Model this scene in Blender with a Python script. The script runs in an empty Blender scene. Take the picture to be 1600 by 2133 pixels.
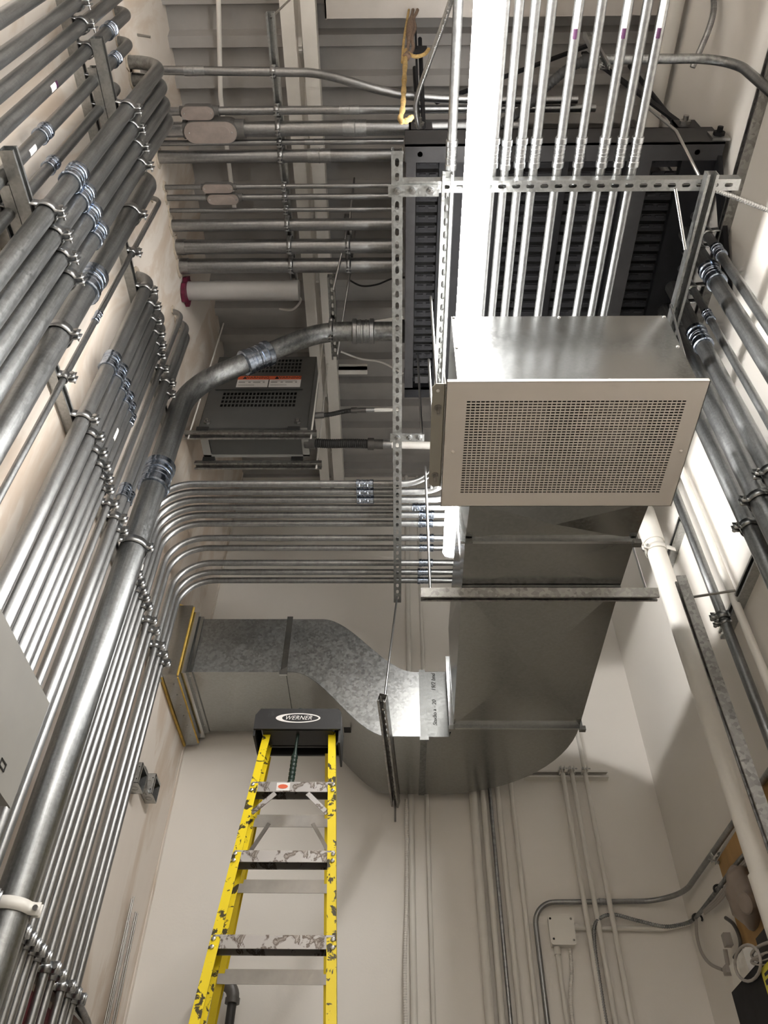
import bpy, math, random
from mathutils import Vector, Matrix
random.seed(7)
scene = bpy.context.scene
COL = scene.collection

# ------------------------------------------------------------------ camera, world, exposure
FPX, PITCH, YAW, ROLL = 1668.28, 0.82174099, -0.02255147, 0.01539127
CAM = Vector((0.0, 0.0, 1.6))
_cp, _sp, _cy, _sy, _cr, _sr = math.cos(PITCH), math.sin(PITCH), math.cos(YAW), math.sin(YAW), math.cos(ROLL), math.sin(ROLL)
C_F = Vector((_sy*_cp, _cy*_cp, _sp)); _r0 = Vector((_cy, -_sy, 0)); _u0 = _r0.cross(C_F)
C_R = _r0*_cr + _u0*_sr; C_U = _u0*_cr - _r0*_sr
cam_data = bpy.data.cameras.new('camera'); cam = bpy.data.objects.new('camera', cam_data); COL.objects.link(cam)
cam_data.sensor_fit = 'HORIZONTAL'; cam_data.sensor_width = 36.0; cam_data.lens = 36.0*FPX/1600.0
cam_data.clip_start = 0.02
cam.matrix_world = Matrix(((C_R.x, C_U.x, -C_F.x, CAM.x), (C_R.y, C_U.y, -C_F.y, CAM.y), (C_R.z, C_U.z, -C_F.z, CAM.z), (0, 0, 0, 1)))
scene.camera = cam
world = bpy.data.worlds.new('world'); scene.world = world; world.use_nodes = True
world.node_tree.nodes['Background'].inputs[0].default_value = (0.9, 0.95, 1.0, 1)
world.node_tree.nodes['Background'].inputs[1].default_value = 0.0
scene.view_settings.view_transform = 'Standard'; scene.view_settings.look = 'None'
scene.view_settings.gamma = 1.0; scene.view_settings.use_curve_mapping = False
scene.view_settings.exposure = 2.42
LAMP_POWER = 12.0            # emission of the diffuser of the overhead strip light
scene.cycles.max_bounces = 6; scene.cycles.diffuse_bounces = 4; scene.cycles.glossy_bounces = 3
scene.cycles.use_adaptive_sampling = True; scene.cycles.adaptive_threshold = 0.06; scene.cycles.blur_glossy = 0.5
scene.cycles.sample_clamp_indirect = 6.0

def at(u, v, ax, val):
    """survey helper: the point where the sight line through a measured spot meets a known plane of the room"""
    d = C_F + C_R*((u-800)/FPX) - C_U*((v-1066.5)/FPX)
    i = 'XYZ'.index(ax)
    return CAM + d*((val-CAM[i])/d[i])

# room planes (metres)
XL, XR, YB, YF, ZC = -1.246, 1.445, 4.2, -2.3, 6.56

# ------------------------------------------------------------------ materials
MATS = {}
def _nodes(name):
    m = bpy.data.materials.new(name); m.use_nodes = True
    nt = m.node_tree; b = nt.nodes['Principled BSDF']
    MATS[name] = m
    return m, nt, b
def N(nt, t, **kw):
    n = nt.nodes.new(t)
    for k, v in kw.items():
        if k in n.inputs: n.inputs[k].default_value = v
        else: setattr(n, k, v)
    return n
def ramp(nt, src, stops):
    r = nt.nodes.new('ShaderNodeValToRGB')
    e = r.color_ramp.elements
    while len(e) < len(stops): e.new(0.5)
    for i, (p, c) in enumerate(stops):
        e[i].position = p; e[i].color = c if len(c) == 4 else (*c, 1)
    nt.links.new(src, r.inputs[0]); return r
def pbr(name, col, rough=0.5, metal=0.0, var=0.0, vscale=8.0, bump=0.0, bscale=60.0, rvar=0.0, stretch=None, spec=None, coat=0.0):
    m, nt, b = _nodes(name)
    b.inputs['Base Color'].default_value = (*col, 1); b.inputs['Roughness'].default_value = rough; b.inputs['Metallic'].default_value = metal
    if spec is not None: b.inputs['Specular IOR Level'].default_value = spec
    if coat: b.inputs['Coat Weight'].default_value = coat
    tc = N(nt, 'ShaderNodeTexCoord'); src = tc.outputs['Object']
    if stretch:
        mp = N(nt, 'ShaderNodeMapping'); mp.inputs['Scale'].default_value = stretch
        nt.links.new(src, mp.inputs[0]); src = mp.outputs[0]
    if var or rvar:
        n = N(nt, 'ShaderNodeTexNoise', Scale=vscale, Detail=4.0, Roughness=0.6); nt.links.new(src, n.inputs['Vector'])
        if var:
            lo = tuple(max(0, c*(1-var)) for c in col); hi = tuple(min(1, c*(1+var)) for c in col)
            r = ramp(nt, n.outputs['Fac'], [(0.3, lo), (0.7, hi)]); nt.links.new(r.outputs[0], b.inputs['Base Color'])
        if rvar:
            r2 = ramp(nt, n.outputs['Fac'], [(0.3, (max(0.03, rough-rvar),)*3), (0.7, (min(1, rough+rvar),)*3)]); nt.links.new(r2.outputs[0], b.inputs['Roughness'])
    if bump:
        n2 = N(nt, 'ShaderNodeTexNoise', Scale=bscale, Detail=3.0); nt.links.new(src, n2.inputs['Vector'])
        bp = N(nt, 'ShaderNodeBump', Strength=bump, Distance=0.004); nt.links.new(n2.outputs['Fac'], bp.inputs['Height']); nt.links.new(bp.outputs[0], b.inputs['Normal'])
    return m
def galv(name, col, rough, scale, amt=0.22, rv=0.1, metal=1.0, streak=None, sa=0.3):
    m, nt, b = _nodes(name); b.inputs['Metallic'].default_value = metal
    tc = N(nt, 'ShaderNodeTexCoord')
    v = N(nt, 'ShaderNodeTexVoronoi', Scale=scale); nt.links.new(tc.outputs['Object'], v.inputs['Vector'])
    n = N(nt, 'ShaderNodeTexNoise', Scale=3.0, Detail=4.0); nt.links.new(tc.outputs['Object'], n.inputs['Vector'])
    mx = N(nt, 'ShaderNodeMix'); mx.data_type = 'FLOAT'
    sep = N(nt, 'ShaderNodeSeparateColor'); nt.links.new(v.outputs['Color'], sep.inputs[0])
    mx.inputs[0].default_value = 0.5
    nt.links.new(sep.outputs[0], mx.inputs[2]); nt.links.new(n.outputs['Fac'], mx.inputs[3])
    lo = tuple(c*(1-amt) for c in col); hi = tuple(min(1, c*(1+amt*0.7)) for c in col)
    r = ramp(nt, mx.outputs[0], [(0.2, lo), (0.75, hi)]); nt.links.new(r.outputs[0], b.inputs['Base Color'])
    if streak:
        mp = N(nt, 'ShaderNodeMapping'); mp.inputs['Scale'].default_value = streak; nt.links.new(tc.outputs['Object'], mp.inputs[0])
        n3 = N(nt, 'ShaderNodeTexNoise', Scale=45.0, Detail=5.0, Roughness=0.65); nt.links.new(mp.outputs[0], n3.inputs['Vector'])
        r3 = ramp(nt, n3.outputs['Fac'], [(0.35, (1-sa,)*3), (0.6, (1, 1, 1))])
        mm = N(nt, 'ShaderNodeMix'); mm.data_type = 'RGBA'; mm.blend_type = 'MULTIPLY'; mm.inputs[0].default_value = 1.0
        nt.links.new(r.outputs[0], mm.inputs[6]); nt.links.new(r3.outputs[0], mm.inputs[7]); nt.links.new(mm.outputs[2], b.inputs['Base Color'])
    r2 = ramp(nt, mx.outputs[0], [(0.2, (max(0.05, rough-rv),)*3), (0.8, (rough+rv,)*3)]); nt.links.new(r2.outputs[0], b.inputs['Roughness'])
    return m
def emit(name, col, s):
    m, nt, b = _nodes(name); b.inputs['Base Color'].default_value = (*col, 1)
    b.inputs['Emission Color'].default_value = (*col, 1); b.inputs['Emission Strength'].default_value = s
    return m
def patchy(name, base, spot, scale, lo, hi, rough=0.5, metal=0.0, spot2=None):
    """paint with worn or dirty spots"""
    m, nt, b = _nodes(name); b.inputs['Roughness'].default_value = rough; b.inputs['Metallic'].default_value = metal
    tc = N(nt, 'ShaderNodeTexCoord')
    n = N(nt, 'ShaderNodeTexNoise', Scale=scale, Detail=6.0, Roughness=0.62, Distortion=0.6); nt.links.new(tc.outputs['Object'], n.inputs['Vector'])
    r = ramp(nt, n.outputs['Fac'], [(lo, base), (hi, spot)] if spot2 is None else [(lo, base), (hi, spot), (min(1, hi+0.08), spot2)])
    nt.links.new(r.outputs[0], b.inputs['Base Color'])
    return m

def wall_mat(name, col, tint, s=1.2):
    m, nt, b = _nodes(name); b.inputs['Roughness'].default_value = 0.62; b.inputs['Specular IOR Level'].default_value = 0.3
    tc = N(nt, 'ShaderNodeTexCoord')
    n = N(nt, 'ShaderNodeTexNoise', Scale=s, Detail=5.0, Roughness=0.55); nt.links.new(tc.outputs['Object'], n.inputs['Vector'])
    r = ramp(nt, n.outputs['Fac'], [(0.35, col), (0.7, tint)]); nt.links.new(r.outputs[0], b.inputs['Base Color'])
    n2 = N(nt, 'ShaderNodeTexNoise', Scale=90.0, Detail=3.0); nt.links.new(tc.outputs['Object'], n2.inputs['Vector'])
    bp = N(nt, 'ShaderNodeBump', Strength=0.12, Distance=0.003); nt.links.new(n2.outputs['Fac'], bp.inputs['Height']); nt.links.new(bp.outputs[0], b.inputs['Normal'])
    return m

wall_mat('wall_paint', (0.825, 0.79, 0.74), (0.86, 0.825, 0.775))
def left_wall_mat():
    """drywall with swept bands of joint compound over tan paper"""
    m, nt, b = _nodes('left_wall'); b.inputs['Roughness'].default_value = 0.7; b.inputs['Specular IOR Level'].default_value = 0.25
    tc = N(nt, 'ShaderNodeTexCoord')
    mp = N(nt, 'ShaderNodeMapping'); mp.inputs['Scale'].default_value = (1, 1.6, 0.55); nt.links.new(tc.outputs['Object'], mp.inputs[0])
    n = N(nt, 'ShaderNodeTexNoise', Scale=1.9, Detail=5.0, Roughness=0.6, Distortion=0.8); nt.links.new(mp.outputs[0], n.inputs['Vector'])
    r = ramp(nt, n.outputs['Fac'], [(0.36, (0.66, 0.55, 0.45)), (0.46, (0.70, 0.61, 0.52)), (0.52, (0.79, 0.725, 0.655)), (0.68, (0.77, 0.70, 0.63))])
    nt.links.new(r.outputs[0], b.inputs['Base Color'])
    n2 = N(nt, 'ShaderNodeTexNoise', Scale=25.0, Detail=4.0); nt.links.new(mp.outputs[0], n2.inputs['Vector'])
    bp = N(nt, 'ShaderNodeBump', Strength=0.2, Distance=0.004); nt.links.new(n2.outputs['Fac'], bp.inputs['Height']); nt.links.new(bp.outputs[0], b.inputs['Normal'])
left_wall_mat()
pbr('floor_concrete', (0.60, 0.58, 0.55), 0.7, var=0.2, vscale=3)
pbr('deck_paint', (0.40, 0.385, 0.37), 0.6, var=0.1, vscale=4)
pbr('beam_paint', (0.50, 0.47, 0.44), 0.6, var=0.08, vscale=5)
pbr('white_steel', (0.90, 0.875, 0.83), 0.5, var=0.05, vscale=6)
galv('conduit_steel', (0.36, 0.365, 0.365), 0.38, 160.0, 0.08, 0.04, 0.92, streak=(1, 1, 0.12), sa=0.22)
galv('rigid_steel', (0.36, 0.37, 0.372), 0.37, 120.0, 0.12, 0.05, 0.95, streak=(1, 1, 0.06), sa=0.4)
galv('dull_steel', (0.39, 0.395, 0.40), 0.38, 110.0, 0.10, 0.04, 1.0, streak=(0.06, 1, 1), sa=0.35)
galv('duct_sheet', (0.33, 0.335, 0.325), 0.205, 110.0, 0.07, 0.025)
galv('bright_sheet', (0.50, 0.51, 0.51), 0.19, 130.0, 0.06, 0.03)
galv('duct_glare_cut', (0.24, 0.245, 0.24), 0.55, 80.0, 0.25, 0.08)  # same duct metal, colour darkened and roughened to hold back lamp glare
galv('duct_spangle', (0.33, 0.335, 0.33), 0.39, 80.0, 0.2, 0.06)
galv('strut_galv', (0.46, 0.47, 0.465), 0.38, 120.0, 0.14, 0.06)
galv('strut_dark', (0.36, 0.355, 0.34), 0.45, 70.0, 0.35, 0.1)
pbr('zinc_blue', (0.42, 0.48, 0.58), 0.2, 1.0, var=0.3, vscale=60)
pbr('zinc', (0.42, 0.43, 0.44), 0.34, 1.0, var=0.15, vscale=70)
pbr('dark_clamp', (0.30, 0.31, 0.31), 0.32, 1.0, var=0.2, vscale=60)
pbr('bolt_steel', (0.48, 0.48, 0.475), 0.3, 1.0)
pbr('black_steel', (0.012, 0.012, 0.014), 0.55, 0.0, var=0.3, vscale=12, spec=0.2)
pbr('grey_black', (0.045, 0.044, 0.046), 0.55, 0.0, var=0.15, vscale=10, spec=0.25)
pbr('slat_black', (0.022, 0.022, 0.025), 0.6, 0.0, spec=0.15)
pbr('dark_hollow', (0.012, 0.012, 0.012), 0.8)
pbr('grey_enamel', (0.095, 0.095, 0.09), 0.42, 0.1, var=0.06, vscale=8)
pbr('panel_grey', (0.33, 0.325, 0.305), 0.45, var=0.05, vscale=4)
pbr('grille_beige', (0.80, 0.745, 0.69), 0.42, var=0.03, vscale=4)
pbr('flange_olive', (0.34, 0.325, 0.28), 0.42)
pbr('white_paint', (0.80, 0.775, 0.72), 0.42, var=0.04, vscale=5)
pbr('wall_pipe_paint', (0.74, 0.715, 0.665), 0.45, var=0.04, vscale=5)
pbr('lens_housing', (0.80, 0.78, 0.76), 0.4)
emit('diffuser', (1.0, 0.975, 0.94), LAMP_POWER)
pbr('black_rubber', (0.02, 0.02, 0.02), 0.55)
pbr('cast_dark', (0.15, 0.145, 0.14), 0.5, 0.4, var=0.2, vscale=20)
pbr('cover_plate', (0.46, 0.40, 0.37), 0.42, 0.65, var=0.12, vscale=14)
patchy('ladder_yellow', (0.80, 0.62, 0.01), (0.05, 0.04, 0.015), 26.0, 0.56, 0.585, 0.42)
pbr('ladder_clean', (0.74, 0.55, 0.01), 0.45, var=0.06, vscale=10)
patchy('ladder_alu', (0.40, 0.39, 0.385), (0.10, 0.08, 0.065), 22.0, 0.52, 0.57, 0.38, 0.8, (0.36, 0.34, 0.32))
pbr('alu_plain', (0.36, 0.345, 0.325), 0.38, 0.8, var=0.12, vscale=12)
patchy('cap_black', (0.012, 0.012, 0.013), (0.04, 0.04, 0.04), 14.0, 0.62, 0.76, 0.5)
pbr('print_white', (0.82, 0.80, 0.78), 0.6)
pbr('print_black', (0.02, 0.02, 0.02), 0.6)
pbr('print_orange', (0.75, 0.13, 0.05), 0.55)
pbr('print_grey', (0.35, 0.34, 0.33), 0.6)
pbr('print_purple', (0.055, 0.012, 0.05), 0.6)
pbr('print_yellow', (0.62, 0.55, 0.05), 0.6)
pbr('sealant_yellow', (0.55, 0.36, 0.07), 0.6, var=0.25, vscale=20)
pbr('sealant_maroon', (0.12, 0.005, 0.03), 0.5, var=0.3, vscale=30, bump=0.6, bscale=50)
pbr('plaster', (0.55, 0.47, 0.38), 0.85, var=0.2, vscale=30, bump=0.8, bscale=60)
pbr('rope_hemp', (0.36, 0.24, 0.09), 0.9, var=0.35, vscale=60, bump=0.8, bscale=120)
pbr('rope_brown', (0.15, 0.10, 0.07), 0.9, var=0.3, vscale=60, bump=0.8, bscale=120)
pbr('plywood', (0.42, 0.25, 0.09), 0.6, var=0.22, vscale=7, stretch=(1, 1, 0.15))
pbr('vinyl_grey', (0.27, 0.22, 0.185), 0.45, var=0.12, vscale=10)
pbr('cable_grey', (0.38, 0.35, 0.32), 0.5)
pbr('tool_green', (0.012, 0.03, 0.022), 0.4)
pbr('rod_steel', (0.36, 0.35, 0.33), 0.35, 1.0)
pbr('blower_grey', (0.14, 0.125, 0.12), 0.5, 0.2)
pbr('deep_red', (0.16, 0.008, 0.02), 0.5, var=0.15, vscale=6)
pbr('black_iron', (0.035, 0.033, 0.032), 0.5, 0.3, var=0.2, vscale=20)
pbr('iron_fitting', (0.11, 0.105, 0.10), 0.45, 0.5, var=0.25, vscale=20)

# ------------------------------------------------------------------ mesh building
def basis(d):
    d = Vector(d).normalized()
    a = Vector((0, 0, 1)) if abs(d.z) < 0.9 else Vector((1, 0, 0))
    x = a.cross(d).normalized(); y = d.cross(x)
    return x, y, d
class MB:
    def __init__(s): s.v = []; s.f = []; s.sm = []
    def face(s, idx, smooth=False): s.f.append(idx); s.sm.append(smooth)
    def box(s, x0, x1, y0, y1, z0, z1):
        n = len(s.v)
        s.v += [Vector(p) for p in ((x0, y0, z0), (x1, y0, z0), (x1, y1, z0), (x0, y1, z0), (x0, y0, z1), (x1, y0, z1), (x1, y1, z1), (x0, y1, z1))]
        for q in ((0, 3, 2, 1), (4, 5, 6, 7), (0, 1, 5, 4), (1, 2, 6, 5), (2, 3, 7, 6), (3, 0, 4, 7)): s.face(tuple(n+i for i in q))
        return s
    def beam(s, a, b, w, h, up=(0, 0, 1)):
        """bar of section w x h from a to b; h is measured towards up"""
        a, b = Vector(a), Vector(b); d = (b-a).normalized(); u = Vector(up)
        x = d.cross(u).normalized(); y = x.cross(d).normalized()
        n = len(s.v)
        for p in (a, b):
            for i, j in ((-1, -1), (1, -1), (1, 1), (-1, 1)): s.v.append(p + x*(i*w/2) + y*(j*h/2))
        for q in ((0, 3, 2, 1), (4, 5, 6, 7), (0, 1, 5, 4), (1, 2, 6, 5), (2, 3, 7, 6), (3, 0, 4, 7)): s.face(tuple(n+i for i in q))
        return s
    def prism(s, poly, a, b, X, Y, caps=True, smooth=False):
        """sweep closed 2-D polygon (in axes X,Y) from a to b"""
        a, b, X, Y = Vector(a), Vector(b), Vector(X), Vector(Y); n = len(s.v); k = len(poly)
        for p in (a, b):
            for (i, j) in poly: s.v.append(p + X*i + Y*j)
        for i in range(k):
            j = (i+1) % k
            s.face((n+i, n+j, n+k+j, n+k+i), smooth)
        if caps:
            m = len(s.v); s.v += [Vector(q) for q in s.v[n:n+2*k]]
            s.face(tuple(m+i for i in reversed(range(k)))); s.face(tuple(m+k+i for i in range(k)))
        return s
    def tube(s, pts, r, seg=14, caps=True, rfun=None):
        pts = [Vector(p) for p in pts]; n = len(s.v); L = len(pts)
        t = []
        for i in range(L):
            d = (pts[min(i+1, L-1)] - pts[max(i-1, 0)])
            t.append(d.normalized())
        x, y, _ = basis(t[0])
        for i, p in enumerate(pts):
            if i:
                ax = t[i-1].cross(t[i])
                if ax.length > 1e-9:
                    q = Matrix.Rotation(t[i-1].angle(t[i]), 3, ax.normalized()); x = q @ x; y = q @ y
            rr = r if rfun is None else rfun(i, L)
            for k in range(seg):
                c = 2*math.pi*k/seg; s.v.append(p + (x*math.cos(c) + y*math.sin(c))*rr)
        for i in range(L-1):
            for k in range(seg):
                k2 = (k+1) % seg
                s.face((n+i*seg+k, n+i*seg+k2, n+(i+1)*seg+k2, n+(i+1)*seg+k), True)
        if caps:
            for base, rev in ((n, True), (n+(L-1)*seg, False)):
                m = len(s.v); s.v += [Vector(s.v[base+k]) for k in range(seg)]
                idx = [m+k for k in range(seg)]
                s.face(tuple(reversed(idx)) if rev else tuple(idx))
        return s
    def lathe(s, a, d, prof, seg=16, hexes=()):
        """rings of (distance along d, radius); every segment keeps sharp rims"""
        a = Vector(a); x, y, d = basis(d)
        for i in range(len(prof)-1):
            (h0, r0), (h1, r1) = prof[i], prof[i+1]
            g = 6 if i in hexes else seg
            n = len(s.v)
            for h, r in ((h0, r0), (h1, r1)):
                for k in range(g):
                    c = 2*math.pi*k/g; s.v.append(a + d*h + (x*math.cos(c) + y*math.sin(c))*r)
            for k in range(g):
                k2 = (k+1) % g; s.face((n+k, n+k2, n+g+k2, n+g+k), g > 6)
        return s
    def poly(s, pts, smooth=False):
        n = len(s.v); s.v += [Vector(p) for p in pts]; s.face(tuple(range(n, n+len(pts))), smooth); return s
    def slab(s, pts, d):
        """flat polygon given thickness vector d"""
        d = Vector(d); k = len(pts); n = len(s.v); s.v += [Vector(p) for p in pts] + [Vector(p)+d for p in pts]
        s.face(tuple(range(n, n+k))); s.face(tuple(reversed(range(n+k, n+2*k))))
        for i in range(k):
            j = (i+1) % k; s.face((n+j, n+i, n+k+i, n+k+j))
        return s
    def sphere(s, c, rx, ry, rz, u=12, w=8):
        c = Vector(c); n = len(s.v)
        for i in range(w+1):
            th = math.pi*i/w
            for k in range(u):
                ph = 2*math.pi*k/u; s.v.append(c + Vector((rx*math.sin(th)*math.cos(ph), ry*math.sin(th)*math.sin(ph), rz*math.cos(th))))
        for i in range(w):
            for k in range(u):
                k2 = (k+1) % u; s.face((n+i*u+k, n+(i+1)*u+k, n+(i+1)*u+k2, n+i*u+k2), True)
        return s
    def plate(s, o, ex, ey, en, cells, th):
        """flat sheet made of cells: cells = list of (cx, cy, pw, ph, hole) with hole = None or a 4/8-point outline;
        o origin, ex/ey in-plane axes, en thickness direction"""
        o, ex, ey, en = Vector(o), Vector(ex), Vector(ey), Vector(en)
        for (cx, cy, pw, ph, hole) in cells:
            n = len(s.v)
            if hole is None:
                c = [(-pw/2, -ph/2), (pw/2, -ph/2), (pw/2, ph/2), (-pw/2, ph/2)]
                for t in (0, th):
                    for (i, j) in c: s.v.append(o + ex*(cx+i) + ey*(cy+j) + en*t)
                s.face((n, n+1, n+2, n+3)); s.face((n+7, n+6, n+5, n+4)); continue
            k = len(hole)
            if k == 4: outer = [(-pw/2, -ph/2), (pw/2, -ph/2), (pw/2, ph/2), (-pw/2, ph/2)]
            else: outer = [(hole[0][0], -ph/2), (hole[1][0], -ph/2), (pw/2, -ph/2), (pw/2, ph/2), (hole[4][0], ph/2), (hole[5][0], ph/2), (-pw/2, ph/2), (-pw/2, -ph/2)]
            for t in (0, th):
                for pts in (outer, hole):
                    for (i, j) in pts: s.v.append(o + ex*(cx+i) + ey*(cy+j) + en*t)
            for i in range(k):
                j = (i+1) % k
                s.face((n+i, n+j, n+k+j, n+k+i)); s.face((n+2*k+j, n+2*k+i, n+3*k+i, n+3*k+j)); s.face((n+k+i, n+k+j, n+3*k+j, n+3*k+i))
        return s

WLOC = {}
def thing(name, label, cat, loc, group=None):
    o = bpy.data.objects.new(name, None); COL.objects.link(o); o.location = Vector(loc); o.empty_display_size = 0.05
    o['label'] = label; o['category'] = cat
    if group: o['group'] = group
    WLOC[o.name] = Vector(loc); return o
def _mesh(name, v, f, sm, m):
    me = bpy.data.meshes.new(name); me.from_pydata([tuple(p) for p in v], [], f); me.polygons.foreach_set('use_smooth', sm)
    me.materials.append(MATS[m]); me.update(); return me
def P(name, mb, m, parent=None, label=None, kind=None):
    """one mesh object, its origin at the middle of its own shape, child of parent"""
    c = Vector((0, 0, 0))
    lo = Vector((min(p.x for p in mb.v), min(p.y for p in mb.v), min(p.z for p in mb.v))); hi = Vector((max(p.x for p in mb.v), max(p.y for p in mb.v), max(p.z for p in mb.v)))
    c = (lo+hi)/2
    o = bpy.data.objects.new(name, _mesh(name, [p-c for p in mb.v], mb.f, mb.sm, m)); COL.objects.link(o)
    base = WLOC[parent.name] if parent else Vector((0, 0, 0))
    o.location = c-base
    if parent: o.parent = parent
    WLOC[o.name] = c
    if label: o['label'] = label
    if kind: o['kind'] = kind
    return o
def single(name, mb, m, label, cat, group=None, kind=None):
    o = P(name, mb, m, None, label, kind)
    o['category'] = cat
    if group: o['group'] = group
    return o
def S(name, mb, m, parent=None): return P(name, mb, m, parent, None, 'structure' if parent is None else None)
_cache = {}
def shared(name, key, builder, m, loc, parent, rot=None):
    """alike pieces share one mesh; builder makes it about the origin"""
    k = (name, key, m)
    if k not in _cache:
        mb = builder(); _cache[k] = _mesh(name, mb.v, mb.f, mb.sm, m)
    o = bpy.data.objects.new(name, _cache[k]); COL.objects.link(o)
    base = WLOC[parent.name] if parent else Vector((0, 0, 0))
    o.location = Vector(loc)-base
    if parent: o.parent = parent
    if rot is not None: o.rotation_euler = rot.to_euler() if isinstance(rot, Matrix) else rot
    WLOC[o.name] = Vector(loc); return o
def aim(d, up=None):
    """rotation taking +Z to d (and +X near up)"""
    d = Vector(d).normalized()
    if up is None: x, y, d = basis(d)
    else:
        x = Vector(up); x = (x - d*x.dot(d)).normalized(); y = d.cross(x)
    return Matrix(((x.x, y.x, d.x), (x.y, y.y, d.y), (x.z, y.z, d.z)))
def fillet(pts, r, seg=10):
    pts = [Vector(p) for p in pts]; rs = r if isinstance(r, (list, tuple)) else [r]*(len(pts)-2)
    out = [pts[0]]
    for i in range(1, len(pts)-1):
        a, b, c = pts[i-1], pts[i], pts[i+1]
        u = (a-b).normalized(); w = (c-b).normalized(); ang = u.angle(w)
        if abs(ang-math.pi) < 1e-3: out.append(b); continue
        t = rs[i-1]/math.tan(ang/2); t = min(t, (a-b).length*0.98, (c-b).length*0.98); rr = t*math.tan(ang/2)
        cen = b + (u+w).normalized()*(rr/math.sin(ang/2)); s0 = (b+u*t)-cen; s1 = (b+w*t)-cen
        ax = s0.cross(s1).normalized(); tot = s0.angle(s1)
        for k in range(seg+1): out.append(cen + Matrix.Rotation(tot*k/seg, 3, ax) @ s0)
    out.append(pts[-1]); return out
def spline(pts, n=8):
    pts = [Vector(p) for p in pts]; out = []
    for i in range(len(pts)-1):
        p0, p1, p2, p3 = pts[max(0, i-1)], pts[i], pts[i+1], pts[min(len(pts)-1, i+2)]
        for k in range(n):
            t = k/n; out.append(0.5*((2*p1)+(p2-p0)*t+(2*p0-5*p1+4*p2-p3)*t*t+(3*p1-p0-3*p2+p3)*t**3))
    out.append(pts[-1]); return out
def flex(mb, pts, r, pitch=0.008, amp=0.16, seg=10):
    """armoured cable: tube with rounded rings along it"""
    pts = [Vector(p) for p in pts]; L = [0]
    for i in range(1, len(pts)): L.append(L[-1]+(pts[i]-pts[i-1]).length)
    n = int(L[-1]/(pitch/4)); out = []; j = 0
    for k in range(n+1):
        s = L[-1]*k/n
        while j < len(L)-2 and L[j+1] < s: j += 1
        t = (s-L[j])/max(1e-9, L[j+1]-L[j]); out.append(pts[j].lerp(pts[j+1], t))
    mb.tube(out, r, seg, True, lambda i, _: r*(1+amp*math.sin(i*math.pi/2)))
    return mb

# ---- hardware built about the origin, along +Z
def hw_bolt(r=0.0055, ln=0.03):
    def f():
        m = MB(); m.lathe((0, 0, -0.001), (0, 0, 1), [(0, 0), (0, r*1.0), (0, r*1.9), (r*1.2, r*1.9), (r*1.2, 0)], 12, hexes=(2,))
        m.lathe((0, 0, r*1.2), (0, 0, 1), [(0, r), (ln, r), (ln, 0)], 8); return m
    return f
def hw_screw(r=0.004):
    def f():
        m = MB(); m.lathe((0, 0, 0), (0, 0, 1), [(0, r), (r*0.45, r*0.85), (r*0.7, r*0.4), (r*0.72, 0)], 10); return m
    return f
def hw_coupling(r, ln):
    """compression coupling: nut, ribbed barrel, nut; middle at the origin"""
    def f():
        m = MB(); h = ln/2
        pr = [(-h, r*1.0), (-h, r*1.22), (-h*0.93, r*1.32), (-h*0.62, r*1.32), (-h*0.56, r*1.18), (-h*0.36, r*1.18), (-h*0.33, r*1.24), (-h*0.2, r*1.24), (-h*0.17, r*1.16),
              (-h*0.04, r*1.16), (0, r*1.22), (h*0.04, r*1.16), (h*0.17, r*1.16), (h*0.2, r*1.24), (h*0.33, r*1.24), (h*0.36, r*1.18), (h*0.56, r*1.18), (h*0.62, r*1.32), (h*0.93, r*1.32), (h, r*1.22), (h, r*1.0)]
        m.lathe((0, 0, 0), (0, 0, 1), pr, 18); return m
    return f
def hw_setscrew(r, ln):
    def f():
        m = MB(); h = ln/2
        m.lathe((0, 0, 0), (0, 0, 1), [(-h, r), (-h, r*1.1), (-h*0.06, r*1.1), (-h*0.03, r*1.15), (h*0.03, r*1.15), (h*0.06, r*1.1), (h, r*1.1), (h, r)], 18); return m
    return f
def hw_clamp(r, gap, w=0.03):
    """two-piece strut clamp round a pipe on the Z axis; strut lies gap below along -X, ears point to +X"""
    def f():
        m = MB(); t = 0.003; R = r+t
        for sg in (1, -1):
            path = [(-gap, sg*(R*0.86+0.004)), (-r*0.55, sg*(R*0.86))]
            a0, a1 = 125, 14
            for k in range(13):
                a = math.radians(a0+(a1-a0)*k/12); path.append((R*math.cos(a), sg*R*math.sin(a)))
            path += [(R*1.0+0.008, sg*0.0075), (R+0.028, sg*0.007)]
            n = len(m.v)
            for k, (x, y) in enumerate(path):
                if k == 0: dx, dy = path[1][0]-x, path[1][1]-y
                else: dx, dy = x-path[k-1][0], y-path[k-1][1]
                l = math.hypot(dx, dy) or 1; nx, ny = -dy/l*t, dx/l*t
                for z in (-w/2, w/2):
                    m.v.append(Vector((x, y, z))); m.v.append(Vector((x+nx*sg, y+ny*sg, z)))
            for k in range(len(path)-1):
                b = n+k*4; c = b+4
                for q in ((b, c, c+2, b+2), (b+1, b+3, c+3, c+1), (b, b+1, c+1, c), (b+2, c+2, c+3, b+3)): m.face(tuple(q), True)
            b = n+(len(path)-1)*4; m.face((b, b+1, b+3, b+2))
        return m
    return f
def hw_strap(r, gap, w=0.03):
    """one-hole style strap hanging a pipe (Z axis) under a strut at +X"""
    return hw_clamp(r, gap, w)

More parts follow.
